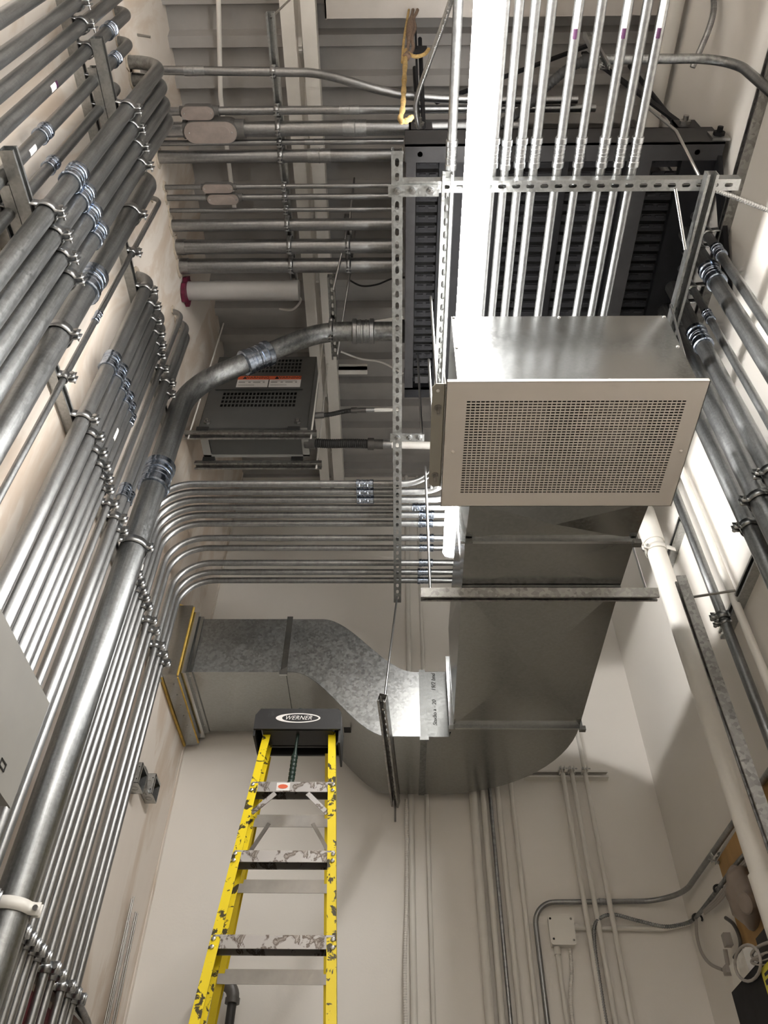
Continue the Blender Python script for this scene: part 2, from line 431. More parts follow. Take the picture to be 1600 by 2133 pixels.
U_PROF = None
def strut(mb, a, b, opn, w=0.041, h=0.041, slots=False, t=0.0026, phase=0.025, pitch=0.0508):
    """strut channel centred on the line a-b, mouth towards opn; slots are punched through the back"""
    a, b, n = Vector(a), Vector(b), Vector(opn).normalized(); d = (b-a).normalized(); x = d.cross(n); l = 0.010
    full = [(-w/2, -h/2), (w/2, -h/2), (w/2, h/2), (w/2-l, h/2), (w/2-l, h/2-0.008), (w/2-l+t, h/2-0.008), (w/2-l+t, h/2-t), (w/2-t, h/2-t), (w/2-t, -h/2+t),
            (-w/2+t, -h/2+t), (-w/2+t, h/2-t), (-w/2+l-t, h/2-t), (-w/2+l-t, h/2-0.008), (-w/2+l, h/2-0.008), (-w/2+l, h/2), (-w/2, h/2)]
    if not slots:
        return mb.prism(full, a, b, x, n)
    half = [(w/2, -h/2), (w/2, h/2), (w/2-l, h/2), (w/2-l, h/2-0.008), (w/2-l+t, h/2-0.008), (w/2-l+t, h/2-t), (w/2-t, h/2-t), (w/2-t, -h/2)]
    mb.prism(half, a, b, x, n); mb.prism([(-i, j) for (i, j) in reversed(half)], a, b, x, n)
    L = (b-a).length; k = int((L-phase*0.5)/pitch); st = (L-k*pitch)/2; cells = []
    ww = w-2*t
    if st > 1e-4: cells += [(st/2, 0, st, ww, None), (L-st/2, 0, st, ww, None)]
    A, B, C, E = 0.0145, 0.0072, 0.009, 0.0035
    hole = [(-C, -B), (C, -B), (A, -E), (A, E), (C, B), (-C, B), (-A, E), (-A, -E)]
    for i in range(k): cells.append((st+pitch*(i+0.5), 0, pitch, ww, hole))
    mb.plate(a - n*(h/2), d, x, n, cells, t)
    return mb

# ================================================================== the setting
T = 0.12
S('floor', MB().box(XL-T, XR+T, YF-T, YB+T, -T, 0), 'floor_concrete')
S('wall_left', MB().box(XL-T, XL, YF-T, YB+T, 0, ZC+0.25), 'left_wall')
S('wall_right', MB().box(XR, XR+T, YF-T, YB+T, 0, ZC+0.25), 'wall_paint')
S('wall_back', MB().box(XL, XR, YB, YB+T, 0, ZC+0.25), 'wall_paint')
S('wall_front', MB().box(XL, XR, YF-T, YF, 0, ZC+0.25), 'wall_paint')
deck = MB(); prof = []; y = YF-0.05; pit = 0.205
while y < YB+0.05:
    prof += [(y, ZC+0.065), (y+0.115, ZC+0.065), (y+0.132, ZC), (y+0.188, ZC)]; y += pit
prof += [(y, ZC+0.065)]
n0 = len(deck.v)
for (yy, zz) in prof: deck.v += [Vector((XL-0.05, yy, zz)), Vector((XR+0.05, yy, zz))]
for i in range(len(prof)-1): deck.face((n0+2*i, n0+2*i+1, n0+2*i+3, n0+2*i+2))
ceil = S('ceiling', deck, 'deck_paint')
S('trim_1', MB().box(XL, XR, YB-0.012, YB, ZC-0.03, ZC+0.06), 'deck_paint')
# boards of plasterboard that end at a visible seam beside the left corner
S('trim_2', MB().box(XL, XL+0.006, YB-0.03, YB, 0, ZC), 'left_wall')

# roof steel: open web joist running away from the camera and a cross beam
j = thing('roof_joist', 'white painted open web joist running under the roof deck, two pale parallel angles', 'joist', (-0.47, 1.0, 6.33))
for x0, x1 in ((-0.592, -0.520), (-0.486, -0.410)):
    P('chord_angle', MB().box(x0, x1, YF, YB, 6.33, 6.338).box(x0 if x0 < -0.51 else x1-0.008, x0+0.008 if x0 < -0.51 else x1, YF, YB, 6.338, 6.39), 'white_steel', j)
k = 0; yy = 0.2
while yy < 4.0:
    P('web_member', MB().beam((-0.503, yy, 6.36), (-0.503, yy+0.22, 6.56), 0.03, 0.02, (1, 0, 0)), 'white_steel', j)
    P('web_member', MB().beam((-0.503, yy+0.22, 6.56), (-0.503, yy+0.44, 6.36), 0.03, 0.02, (1, 0, 0)), 'white_steel', j)
    yy += 0.44
P('top_chord', MB().box(-0.58, -0.42, YF, YB, 6.53, 6.555), 'white_steel', j)
single('cross_beam', MB().box(-0.36, XR, 0.80, 0.935, 6.30, 6.312).box(-0.36, XR, 0.80, 0.81, 6.312, 6.5).box(-0.36, -0.352, 0.80, 0.94, 6.30, 6.5), 'beam_paint', 'pale steel beam crossing under the roof deck to the right of the joist', 'beam')
single('joist_bridging', MB().beam((-0.38, 2.74, 6.33), (0.05, 2.66, 6.33), 0.05, 0.008), 'white_steel', 'pale flat bridging bar beside the joist, below the thick bent conduit', 'bar')
single('beam_clamp_bracket', MB().box(-0.40, -0.20, 3.05, 3.09, 6.33, 6.37).box(-0.40, -0.20, 3.05, 3.055, 6.33, 6.40), 'white_steel', 'short pale angle bracket sticking out from the joist beside the flexible conduits', 'bracket')
single('roof_conduit', MB().tube([(-0.78, -0.3, 6.5), (-0.99, 1.35, 6.5), (-1.0, 2.0, 6.5)], 0.013), 'white_steel', 'thin pale conduit slanting across the roof deck left of the joist', 'conduit')
single('sprinkler_main', MB().tube([(1.37, -1.0, 6.2), (1.37, 1.48, 6.2)], 0.048), 'wall_pipe_paint', 'wide pale painted pipe running overhead along the top of the right wall', 'pipe')
m = MB(); m.tube([(XL-0.02, 2.245, 5.93), (-0.62, 2.245, 5.93)], 0.055, 20).lathe((-0.65, 2.245, 5.93), (1, 0, 0), [(0, 0.055), (0, 0.06), (0.08, 0.06), (0.08, 0)], 20)
t = thing('painted_pipe', 'thick white painted pipe stub leaving the left wall, maroon firestop around it', 'pipe', (XL, 2.245, 5.93))
P('tube', m, 'deck_paint', t)
m = MB(); random.seed(3)
pts = [(XL+0.004, 2.245+math.cos(a)*(0.062+random.uniform(0, 0.03)), 5.93+math.sin(a)*(0.075+random.uniform(0, 0.04))) for a in [k*2*math.pi/22 for k in range(22)]]
m.slab(pts, (0.022, 0, 0)); P('firestop', m, 'sealant_maroon', t, 'ragged maroon firestop sealant')

# ================================================================== strip light
lt = thing('strip_light', 'long bright strip light hanging overhead, lens glowing white', 'light', (0.28, 1.2, 4.45))
LY0, LY1 = -1.94, 2.93
P('housing', MB().prism([(-0.016, 0.004), (0.016, 0.004), (0.018, 0.012), (0.018, 0.055), (-0.018, 0.055), (-0.018, 0.012)], (0.282, LY0, 4.452), (0.282, LY1, 4.452), (1, 0, 0), (0, 0, 1)), 'lens_housing', lt)
P('diffuser', MB().prism([(-0.018, 0.022), (-0.040, 0.010), (-0.046, -0.012), (-0.036, -0.036), (-0.015, -0.045), (0.015, -0.045), (0.036, -0.036), (0.046, -0.012), (0.040, 0.010), (0.018, 0.022)], (0.282, LY0+0.012, 4.451), (0.282, LY1-0.012, 4.451), (1, 0, 0), (0, 0, 1), True), 'diffuser', lt, 'glowing white lens')
P('end_cap', MB().prism([(-0.020, 0.024), (-0.043, 0.012), (-0.049, -0.012), (-0.038, -0.039), (-0.015, -0.048), (0.015, -0.048), (0.038, -0.039), (0.049, -0.012), (0.043, 0.012), (0.020, 0.024)], (0.282, LY1-0.012, 4.451), (0.282, LY1, 4.451), (1, 0, 0), (0, 0, 1)), 'lens_housing', lt)
for yy in (-0.6, 0.6, 1.35, 2.2): P('hanger_wire', MB().tube([(0.282, yy, 4.5), (0.282, yy, 4.56)], 0.003, 6), 'bolt_steel', lt)

# ================================================================== strut rails on the walls
rails = [('on the upper left wall, behind the topmost clamps', -0.2, 2.62, 5.03), ('halfway up the left wall behind the middle row of clamps', 0.4, 3.42, 4.02),
         ('low on the left wall behind the lowest row of clamps', 1.6, 3.55, 2.52)]
for lab, y0, y1, z in rails:
    mb = MB(); strut(mb, (XL+0.0205, y0, z), (XL+0.0205, y1, z), (1, 0, 0))
    single('strut_rail', mb, 'strut_galv', 'galvanised strut rail ' + lab, 'strut', 'strut rails on the left wall')
for lab, y0, y1, z in [('high on the right wall crossing behind the upper couplings', 0.3, 2.35, 5.0), ('on the right wall behind the lower pipe clamps', 1.6, 2.78, 3.80)]:
    mb = MB(); strut(mb, (XR-0.0205, y0, z), (XR-0.0205, y1, z), (-1, 0, 0))
    single('strut_rail', mb, 'strut_dark' if z > 4.5 else 'strut_galv', 'dull strut rail ' + lab, 'strut', 'strut rails on the right wall')
# second-layer struts carrying the front row of four pipes
for lab, y0, y1, z in [('its square end showing at the upper left above four clamps', 0.735, 1.25, 5.03), ('its square end showing at the far left edge above four clamps', 0.80, 1.25, 4.02)]:
    mb = MB(); strut(mb, (XL+0.115, y0, z), (XL+0.115, y1, z), (1, 0, 0)); strut(mb, (XL+0.075, y0+0.1, z), (XL+0.075, y1, z), (-1, 0, 0), h=0.034)
    single('standoff_strut', mb, 'strut_galv', 'double standoff strut, ' + lab, 'strut', 'standoff struts')

# ================================================================== conduits on the left wall
ORD = ['first', 'second', 'third', 'fourth', 'fifth', 'sixth', 'seventh', 'eighth', 'ninth', 'tenth', 'eleventh']
def coupling(parent, loc, d, r, ln, m='zinc_blue', name='coupling'):
    return shared(name, (round(r, 4), round(ln, 3)), hw_coupling(r, ln), m, loc, parent, aim(d))
def setscrew(parent, loc, d, r, ln):
    c = shared('coupling', ('ss', round(r, 4), round(ln, 3)), hw_setscrew(r, ln), 'zinc', loc, parent, aim(d))
    return c
def clamp(parent, loc, axis, out, r, gap, m='zinc', w=0.037, bolt_len=0.040):
    R = aim(axis, out)
    c = shared('clamp', (round(r, 4), round(gap, 4), w), hw_clamp(r, gap, w), m, loc, parent, R)
    o = bpy.data.objects.new('bolt', bolt_mesh(bolt_len)); COL.objects.link(o); o.parent = c
    o.location = (r+0.020, -bolt_len*0.5, 0); o.rotation_euler = (-math.pi/2, 0, 0)
    return c
_bm = {}
def bolt_mesh(ln):
    if ln not in _bm:
        b = hw_bolt(0.0042, ln)(); _bm[ln] = _mesh('bolt', b.v, b.f, b.sm, 'bolt_steel')
    return _bm[ln]
def sticker(parent, base, axis, out, r, ln, ang=0.9, off=0.0, m='print_white', name='pipe_label'):
    """paper label bent round the pipe"""
    mb = MB(); R = aim(axis, out); n = 8
    pts = []
    for k in range(n+1):
        a = off+ang*(k/n-0.5); pts.append((math.cos(a)*(r+0.0008), math.sin(a)*(r+0.0008)))
    n0 = 0
    for (x, y) in pts:
        for z in (-ln/2, ln/2): mb.v.append(Vector(base) + R @ Vector((x, y, z)))
    for k in range(n): mb.face((2*k, 2*k+2, 2*k+3, 2*k+1), True)
    o = P(name, mb, m, parent)
    return o
FACE = XL+0.041         # face of the wall rails
RAILZ = (5.03, 4.02, 2.52)
def left_pipe(lab, y, r, x=None, ztop=5.6, bend=0.13, cpl=(), mat='rigid_steel', clamps=RAILZ, group='vertical conduits on the left wall', zbot=0.0, gap=None, hook=False, dy=0.0):
    if x is None: x = FACE+r+0.004
    t = thing('wall_conduit', lab, 'conduit', (x, y, zbot), group)
    pts = fillet([(x, y, zbot), (x, y, ztop), (XL-0.03, y+dy, ztop)], bend, 8)
    P('tube', MB().tube(pts, r, 18), mat, t)
    for (u, v) in cpl:
        p = at(u, v, 'X', x+r*0.6); coupling(t, (x, y, p.z), (0, 0, 1), r, max(0.07, r*3.4))
    for z in clamps: clamp(t, (x, y, z), (0, 0, 1), (1, 0, 0), r, gap or (x-FACE+0.004), 'zinc')
    if ztop < 5.9: P('plaster_patch', MB().slab([(XL+0.001, y+dy+math.cos(a)*(r*1.35+random.uniform(0, 0.012)), ztop+math.sin(a)*(r*1.35+random.uniform(0, 0.012))) for a in [k*2*math.pi/14 for k in range(14)]], (0.006, 0, 0)), 'plaster', t)
    return t
G5 = 'spaced conduits at the upper left'
t1 = left_pipe('rough galvanised conduit in the extreme upper left corner, outermost of the spaced row', 0.535, 0.024, ztop=5.75, group=G5, clamps=(5.03,))
t2 = left_pipe('galvanised conduit at upper left, second of the spaced row from the corner', 0.621, 0.024, ztop=5.75, group=G5, clamps=(5.03,))
t3 = left_pipe('galvanised conduit at upper left, third of the spaced row from the corner', 0.695, 0.024, ztop=5.72, group=G5, clamps=(5.03,))
t4 = left_pipe('galvanised conduit at upper left with a white and purple sticker below its clamp', 0.778, 0.0235, ztop=5.70, cpl=[(228, 34)], group=G5, clamps=(5.03,))
t5 = left_pipe('galvanised conduit at upper left with two couplings and a white paper sticker', 0.883, 0.0215, ztop=5.65, cpl=[(238, 92), (90, 250)], group=G5, clamps=(5.03,))
t6 = left_pipe('thin conduit half hidden behind the front row of four thick pipes', 0.985, 0.019, ztop=5.36, cpl=[(112, 340)], group=G5, clamps=(5.03, 4.02))
p = at(100, 150, 'X', -1.16); sticker(t4, (t4.location.x, 0.778, p.z), (0, 0, 1), (1, 0, 0), 0.0235, 0.05); sticker(t4, (t4.location.x, 0.778, p.z+0.035), (0, 0, 1), (1, 0, 0), 0.0235, 0.018, m='print_purple')
p = at(60, 285, 'X', -1.16); sticker(t5, (t5.location.x, 0.883, p.z), (0, 0, 1), (1, 0, 0), 0.0215, 0.06)
# front row of four
for i, (y, cp) in enumerate(((0.990, (155, 331)), (1.063, (173, 380)), (1.136, (187, 421)), (1.209, (200, 457)))):
    left_pipe('thick front conduit with blue coupling, %s from the left of the close row of four' % ORD[i], y, 0.0295, x=-1.074, ztop=5.74, bend=0.17, cpl=[cp], clamps=(5.03, 4.02), gap=0.037, group='front row of four thick conduits')
left_pipe('thickest single conduit on the upper left wall with a wide dark blue coupling', 1.415, 0.0425, ztop=5.46, bend=0.2, cpl=[(190, 555)], clamps=(5.03, 4.02, 2.52), group='vertical conduits on the left wall')
left_pipe('slender conduit standing alone right of the thickest pipe, small blue coupling on it', 1.588, 0.0118, ztop=5.66, bend=0.09, cpl=[(202, 647)])
six = [(1.775, 0.0285, (222, 700), 5.17), (1.856, 0.0285, (239, 731), 5.2), (1.934, 0.0245, (249, 765), 5.22), (2.003, 0.0235, (257, 792), 5.25), (2.065, 0.0195, (266, 822), 5.25), (2.124, 0.0145, (270, 852), 5.22)]
for i, (y, r, cp, zt) in enumerate(six):
    tt = left_pipe('galvanised conduit, %s from the left in the close row of six with stepped couplings' % ORD[i], y, r, ztop=zt, bend=0.12, cpl=[cp], group='row of six conduits with stepped couplings', mat='conduit_steel')
    if i == 3:
        p = at(230, 857, 'X', -1.15); sticker(tt, (tt.location.x, y, p.z), (0, 0, 1), (1, 0, 0), r, 0.07)
thr = [(2.205, 0.0145, None, 5.62), (2.286, 0.0225, (256, 996), 5.64), (2.357, 0.0165, (266, 1016), 5.66)]
for i, (y, r, cp, zt) in enumerate(thr):
    left_pipe('conduit left of the thick bent one, %s from the left of three' % ORD[i], y, r, ztop=zt, bend=0.1, cpl=[cp] if cp else [], group='three conduits left of the thick bent conduit', mat='conduit_steel')

# thick conduit that bends off the wall and slants up into the suspended transformer
bc = thing('bent_conduit', 'thickest bent conduit sweeping off the left wall up over the grey ventilated cabinet', 'conduit', (-1.138, 2.457, 0))
path = fillet([(-1.138, 2.457, 0), (-1.138, 2.457, 5.235), (-0.46, 2.457, 5.822), (0.08, 2.457, 5.822)], [0.46, 0.42], 12)
P('tube', MB().tube(path, 0.057, 24), 'rigid_steel', bc)
coupling(bc, (-1.138, 2.457, at(322, 930, 'X', -1.11).z), (0, 0, 1), 0.057, 0.17)
dd = (Vector((-0.46, 0, 5.822))-Vector((-1.138, 0, 5.235))).normalized()
q = at(527, 740, 'Y', 2.457); coupling(bc, Vector((-1.138, 2.457, 5.235))+Vector((dd.x, 0, dd.z))*((q-Vector((-1.138, 2.457, 5.235))).dot(Vector((dd.x, 0, dd.z)))), (dd.x, 0, dd.z), 0.057, 0.18)
coupling(bc, (-0.195, 2.457, 5.822), (1, 0, 0), 0.057, 0.13, 'zinc')
clamp(bc, (-1.138, 2.457, 4.02), (0, 0, 1), (1, 0, 0), 0.057, 0.062, 'zinc'); clamp(bc, (-1.138, 2.457, 2.52), (0, 0, 1), (1, 0, 0), 0.057, 0.062, 'white_paint')
clamp(bc, (-0.385, 2.457, 5.822), (1, 0, 0), (0, 0, -1), 0.057, 0.06, 'zinc', 0.028)
P('locknut', MB().lathe((0.02, 2.457, 5.822), (1, 0, 0), [(0, 0), (0, 0.07), (0.03, 0.07), (0.03, 0)], 18), 'black_rubber', bc)

# eleven conduits: up the wall, across overhead, then towards the camera above the strip light
ys = [2.58, 2.632, 2.685, 2.738, 2.79, 2.85, 2.955, 3.03, 3.145, 3.218, 3.285]
xs = [0.199, 0.285, 0.349, 0.395, 0.447, 0.499, 0.585, 0.658, 0.742, 0.803, 0.855]
ZR = 4.58
for i in range(11):
    r = 0.0165 if i not in (3, 7) else 0.0155
    x = FACE+r+0.004; y = ys[i]
    t = thing('overhead_conduit', 'conduit bending from left wall to overhead run, %s from the top of eleven' % ORD[i], 'conduit', (x, y, 0), 'eleven conduits bending overhead')
    P('tube', MB().tube(fillet([(x, y, 0), (x, y, ZR), (xs[i], y, ZR), (xs[i], -1.9, ZR)], [0.19, 0.17], 12), r, 16), 'conduit_steel', t)
    xc = -0.155 if i < 3 else (0.118 if i == 3 else 0.155)
    if i != 1 or True: coupling(t, (xc + (0.0, 0.0, 0.0, 0, .0, -.004, .004, .004, .004, -.002, -.002)[i], y, ZR), (1, 0, 0), r, 0.085 if i < 3 else 0.075, 'zinc_blue')
    coupling(t, (xs[i], 1.015 + (0.006 if i in (0, 3) else 0), ZR), (0, -1, 0), r, 0.105, 'zinc')
    for z in (4.02, 2.52): clamp(t, (x, y, z), (0, 0, 1), (1, 0, 0), r, 0.024, 'zinc')
    if i in (6, 10, 8): sticker(t, (xs[i], 0.58, ZR), (0, 1, 0), (-0.25, 0, -1), r, 0.09, 0.8); sticker(t, (xs[i], 0.64, ZR), (0, 1, 0), (-0.25, 0, -1), r, 0.03, 0.8, m='print_purple')
    if i == 2:
        p = at(303, 1208, 'X', -1.16); sticker(t, (x, y, p.z), (0, 0, 1), (1, 0, 0), r, 0.09); sticker(t, (x, y, p.z-0.055), (0, 0, 1), (1, 0, 0), r, 0.025, m='print_purple')

# ================================================================== conduits high under the roof, across
G = 'conduits crossing under the roof'
ZT = 5.93
tops = [(1.26, 0.0200, 'medium conduit under the roof with the small upper oval conduit body', 1.0, (390, 465), -0.235), (1.347, 0.0365, 'thick conduit under the roof with the largest oval conduit body', 0.62, (390, 512), -0.21),
        (1.413, 0.0140, 'thin conduit just below the largest oval conduit body', 0.04, None, -0.42), (1.482, 0.0325, 'thick conduit with wide bright coupling, below the largest oval conduit body', 0.04, None, -0.40),
        (1.639, 0.0125, 'thin conduit carrying the upper of the two small stacked conduit bodies', 0.04, (408, 480), None), (1.696, 0.0160, 'conduit carrying the lower of the two small stacked conduit bodies', 0.04, (415, 490), None),
        (1.766, 0.0115, 'thinnest plain conduit under the roof, below the two stacked conduit bodies', 0.04, None, None), (1.850, 0.0325, 'plain thick conduit under the roof, third up from the white painted stub', 0.04, None, None),
        (1.975, 0.0400, 'thick conduit with collar at the wall, second up from the white painted stub', 0.04, None, None), (2.090, 0.0415, 'thick conduit with collar at the wall, directly above the white painted stub', 0.04, None, None)]
def conduit_body(t, y, r, u0, u1, zc):
    x0 = at(u0, 300, 'Z', ZT-r).x; x1 = at(u1, 300, 'Z', ZT-r).x
    v = None
    hw = r*1.22+0.008; zb = zc-r-0.012
    n = 10; out = []
    a, b = x0+hw*0.9, x1-hw*1.6
    for k in range(n+1): an = math.pi/2+math.pi*k/n; out.append((a+hw*math.cos(an), y+hw*math.sin(an)))
    for k in range(n+1): an = -math.pi/2+math.pi*k/n; out.append((b+hw*math.cos(an), y+hw*math.sin(an)))
    body = P('conduit_body', MB().slab([(p[0], p[1], zb) for p in out], (0, 0, r*2+0.006)).lathe((x1-hw*0.9, y, zc), (1, 0, 0), [(0, r*1.3), (hw*0.9, r*1.3), (hw*0.9, 0)], 14).lathe((x0, y, zc), (-1, 0, 0), [(-0.01, r*1.25), (0.012, r*1.25), (0.012, r)], 14), 'cast_dark', t)
    ko = 0.97
    cov = P('cover', MB().slab([((p[0]-(a+b)/2)*ko+(a+b)/2, (p[1]-y)*ko+y, zb-0.007) for p in out], (0, 0, 0.007)), 'cover_plate', body, 'pale oval cover plate')
    ki = 0.62
    inn = [((a+b)/2+(p[0]-(a+b)/2)*0.72, y+(p[1]-y)*ki, zb-0.0095) for p in out]
    P('cover_rib', MB().slab(inn, (0, 0, 0.003)), 'cover_plate', body)
    for xx in (a-hw*0.45, b+hw*0.45): shared('screw', 4, hw_screw(0.0045), 'bolt_steel', (xx, y, zb-0.0072), body, aim((0, 0, -1)))
for (y, r, lab, xe, body, ssx) in tops:
    t = thing('roof_conduit', lab, 'conduit', (XL, y, ZT), G)
    P('tube', MB().tube([(XL-0.03, y, ZT), (xe, y, ZT)], r, 18), 'dull_steel', t)
    clamp(t, (-0.6, y, ZT), (1, 0, 0), (0, 0, -1), r, r+0.006, 'zinc', 0.026, 0.02)
    if ssx is not None: setscrew(t, (ssx, y, ZT), (1, 0, 0), r, 0.10 if r < 0.03 else 0.12)
    if body: conduit_body(t, y, r, body[0], body[1], ZT)
    if y > 1.9: P('collar', MB().lathe((XL, y, ZT), (1, 0, 0), [(0.0, r*1.09), (0.055, r*1.09), (0.055, r)], 18), 'dull_steel', t); clamp(t, (-0.27, y, ZT), (1, 0, 0), (0, 0, -1), r, r+0.006, 'zinc', 0.026, 0.02)
    P('plaster_patch', MB().slab([(XL+0.001, y+math.cos(a)*(r*1.4+random.uniform(0, 0.02)), ZT+math.sin(a)*(r*1.4+random.uniform(0, 0.02))) for a in [k*2*math.pi/16 for k in range(16)]], (0.005, 0, 0)), 'plaster', t)
t = thing('roof_conduit', 'topmost conduit under the roof, kinking gently towards the hanging rope', 'conduit', (XL, 1.086, ZT), G)
P('tube', MB().tube(spline([(XL-0.03, 1.07, ZT), (-0.9, 1.078, ZT), (-0.55, 1.086, ZT), (-0.35, 1.10, ZT), (0.05, 1.19, ZT-0.02), (0.5, 1.215, ZT-0.02), (0.9, 1.215, ZT-0.02)], 8), 0.0205, 18), 'dull_steel', t)
setscrew(t, (-0.985, 1.076, ZT), (1, 0, 0), 0.0205, 0.1); clamp(t, (-0.6, 1.085, ZT), (1, 0, 0), (0, 0, -1), 0.0205, 0.026, 'zinc', 0.026, 0.02)
mb = MB(); strut(mb, (-0.597, 0.845, ZT+0.068), (-0.603, 2.21, ZT+0.068), (0, 0, -1)); single('hanging_strut', mb, 'strut_galv', 'galvanised strut above the crossing roof conduits, straps hooked under it', 'strut')
single('threaded_rod', MB().tube([(-0.597, 0.87, 6.0), (-0.50, 0.83, 6.36)], 0.005, 8), 'rod_steel', 'short bright rod tying the end of the roof strut to the joist', 'rod', 'threaded rods')
mb = MB(); strut(mb, (-0.27, 1.83, ZT+0.075), (-0.27, 2.15, ZT+0.075), (0, 0, -1)); single('hanging_strut', mb, 'strut_dark', 'short dark strut holding the two lowest thick roof conduits near the long rods', 'strut')
mb = MB(); strut(mb, (-0.375, 2.14, 5.90), (-0.379, 2.69, 5.90), (0, 0, -1), slots=True); single('hanging_strut', mb, 'strut_dark', 'dark slotted strut holding the thick bent conduit below the joist', 'strut')
single('threaded_rod', MB().tube([(-0.36, 2.19, 5.83), (-0.255, 1.83, 5.98), (-0.25, 1.81, 6.5)], 0.006, 8), 'bolt_steel', 'long bright slanting rod between the thick roof conduits and the dark slotted strut', 'rod', 'threaded rods')
single('threaded_rod', MB().tube([(-0.36, 2.62, 5.83), (-0.26, 2.12, 5.98), (-0.25, 2.1, 6.5)], 0.006, 8), 'bolt_steel', 'lower slanting rod ending behind the thick bent conduit', 'rod', 'threaded rods')
single('threaded_rod', MB().tube([(XL+0.0, 0.93, 5.98), (XL+0.062, 0.94, 5.98)], 0.006, 8), 'rod_steel', 'threaded rod stub sticking out of the left wall above the elbows', 'rod', 'threaded rods')


# ================================================================== strut frame beside the fan
ZS = 4.5385
mb = MB(); strut(mb, (0.004, 0.985, ZS), (0.006, 3.40, ZS), (0, 0, 1), slots=True)
single('slotted_strut', mb, 'strut_galv', 'longest slotted strut running away overhead, left of the strip light', 'strut', 'slotted struts around the fan')
mb = MB(); strut(mb, (0.187, 1.07, ZS), (0.187, 2.56, ZS), (0, 0, -1), slots=True)
single('slotted_strut', mb, 'strut_galv', 'slotted strut squeezed against the left side of the strip light, open side down', 'strut', 'slotted struts around the fan')
mb = MB(); strut(mb, (-0.012, 1.112, ZS+0.002), (1.235, 1.112, ZS+0.002), (0, 0, 1), slots=True)
single('slotted_strut', mb, 'strut_galv', 'slotted strut crossing under the conduits that run towards the camera', 'strut', 'slotted struts around the fan')
mb = MB(); strut(mb, (1.115, 1.06, ZS-0.043), (1.115, 2.2, ZS-0.043), (0, 0, -1), slots=True)
single('slotted_strut', mb, 'strut_galv', 'bright slotted strut on the right running behind the fan, open side down', 'strut', 'slotted struts around the fan')
for lab, y in (('upper', 1.122), ('lower', 2.245)):
    t = thing('splice_plate', '%s flat splice plate bolted across the two long struts left of the light' % lab, 'plate', (0.07, y, ZS-0.03), 'splice plates')
    z = ZS-0.0205
    P('plate', MB().box(-0.028, 0.155 if lab == 'upper' else 0.128, y-0.021, y+0.021, z-0.007, z-0.0005), 'strut_galv', t)
    for xx in (0.006, 0.060, 0.125 if lab == 'upper' else 0.105):
        P('washer', MB().lathe((xx, y, z-0.007), (0, 0, -1), [(0, 0.014), (0.002, 0.014), (0.002, 0)], 16), 'zinc', t)
        shared('bolt', 'sp', hw_bolt(0.0058, 0.008), 'bolt_steel', (xx, y, z-0.0095), t, aim((0, 0, -1)))
single('threaded_rod', MB().tube([(1.0, 1.115, 4.50), (1.08, 1.33, 4.47), ], 0.006, 8), 'bolt_steel', 'bright short rod slanting from the cross strut to the right strut', 'rod', 'threaded rods')
single('threaded_rod', MB().tube([(1.10, 1.10, 4.56), (1.04, 1.0, 4.75), (1.05, 1.05, 5.2)], 0.006, 8), 'bolt_steel', 'bright rod rising behind the right end of the cross strut', 'rod', 'threaded rods')
single('threaded_rod', MB().tube([(0.118, 2.25, 4.52), (0.112, 2.23, 5.2)], 0.006, 8), 'bolt_steel', 'bright rod rising from the lower splice plate to the black frame', 'rod', 'threaded rods')

# ================================================================== fan unit with perforated grille
FX0, FX1, FY0, FY1, FZ0, FZ1 = 0.162, 1.0, 1.44, 1.98, 3.76, 4.188
fan = thing('ceiling_fan_unit', 'galvanised fan box hung overhead with beige perforated grille facing down', 'fan unit', (0.58, 1.71, FZ0))
bx0, bx1 = 0.198, 0.965
P('front_panel', MB().box(bx0, bx1, FY0+0.008, FY0+0.011, FZ0+0.004, FZ1), 'bright_sheet', fan, 'shiny galvanised front panel')
P('side_panel', MB().box(bx0, bx0+0.002, FY0+0.011, FY1-0.01, FZ0+0.004, FZ1), 'duct_sheet', fan)
P('side_panel', MB().box(bx1-0.002, bx1, FY0+0.011, FY1-0.01, FZ0+0.004, FZ1), 'duct_sheet', fan)
P('back_panel', MB().box(bx0, bx1, FY1-0.012, FY1-0.01, FZ0+0.004, FZ1), 'duct_sheet', fan)
P('top_panel', MB().box(bx0, bx1, FY0+0.011, FY1-0.012, FZ1-0.002, FZ1), 'duct_sheet', fan)
P('shade_liner', MB().box(bx0+0.003, bx1-0.003, FY0+0.013, FY1-0.014, FZ0+0.2, FZ0+0.21).box(bx0+0.003, bx0+0.006, FY0+0.013, FY1-0.014, FZ0+0.006, FZ0+0.2).box(bx1-0.006, bx1-0.003, FY0+0.013, FY1-0.014, FZ0+0.006, FZ0+0.2).box(bx0+0.006, bx1-0.006, FY0+0.013, FY0+0.016, FZ0+0.006, FZ0+0.2).box(bx0+0.006, bx1-0.006, FY1-0.017, FY1-0.014, FZ0+0.006, FZ0+0.2), 'dark_hollow', fan)  # near-black box added inside so the grille holes look shaded
hx0, hx1, hy0, hy1 = 0.229, 0.944, 1.513, 1.917
nc, nr = 46, 36; pw, ph = (hx1-hx0)/nc, (hy1-hy0)/nr
cells = []
hole = [(-pw*0.39, -ph*0.27), (pw*0.39, -ph*0.27), (pw*0.39, ph*0.27), (-pw*0.39, ph*0.27)]
for i in range(nc):
    for k in range(nr): cells.append((hx0+pw*(i+0.5), hy0+ph*(k+0.5), pw, ph, hole))
cells += [((FX0+hx0)/2, (FY0+FY1)/2, hx0-FX0, FY1-FY0, None), ((FX1+hx1)/2, (FY0+FY1)/2, FX1-hx1, FY1-FY0, None), ((hx0+hx1)/2, (FY0+hy0)/2, hx1-hx0, hy0-FY0, None), ((hx0+hx1)/2, (FY1+hy1)/2, hx1-hx0, FY1-hy1, None)]
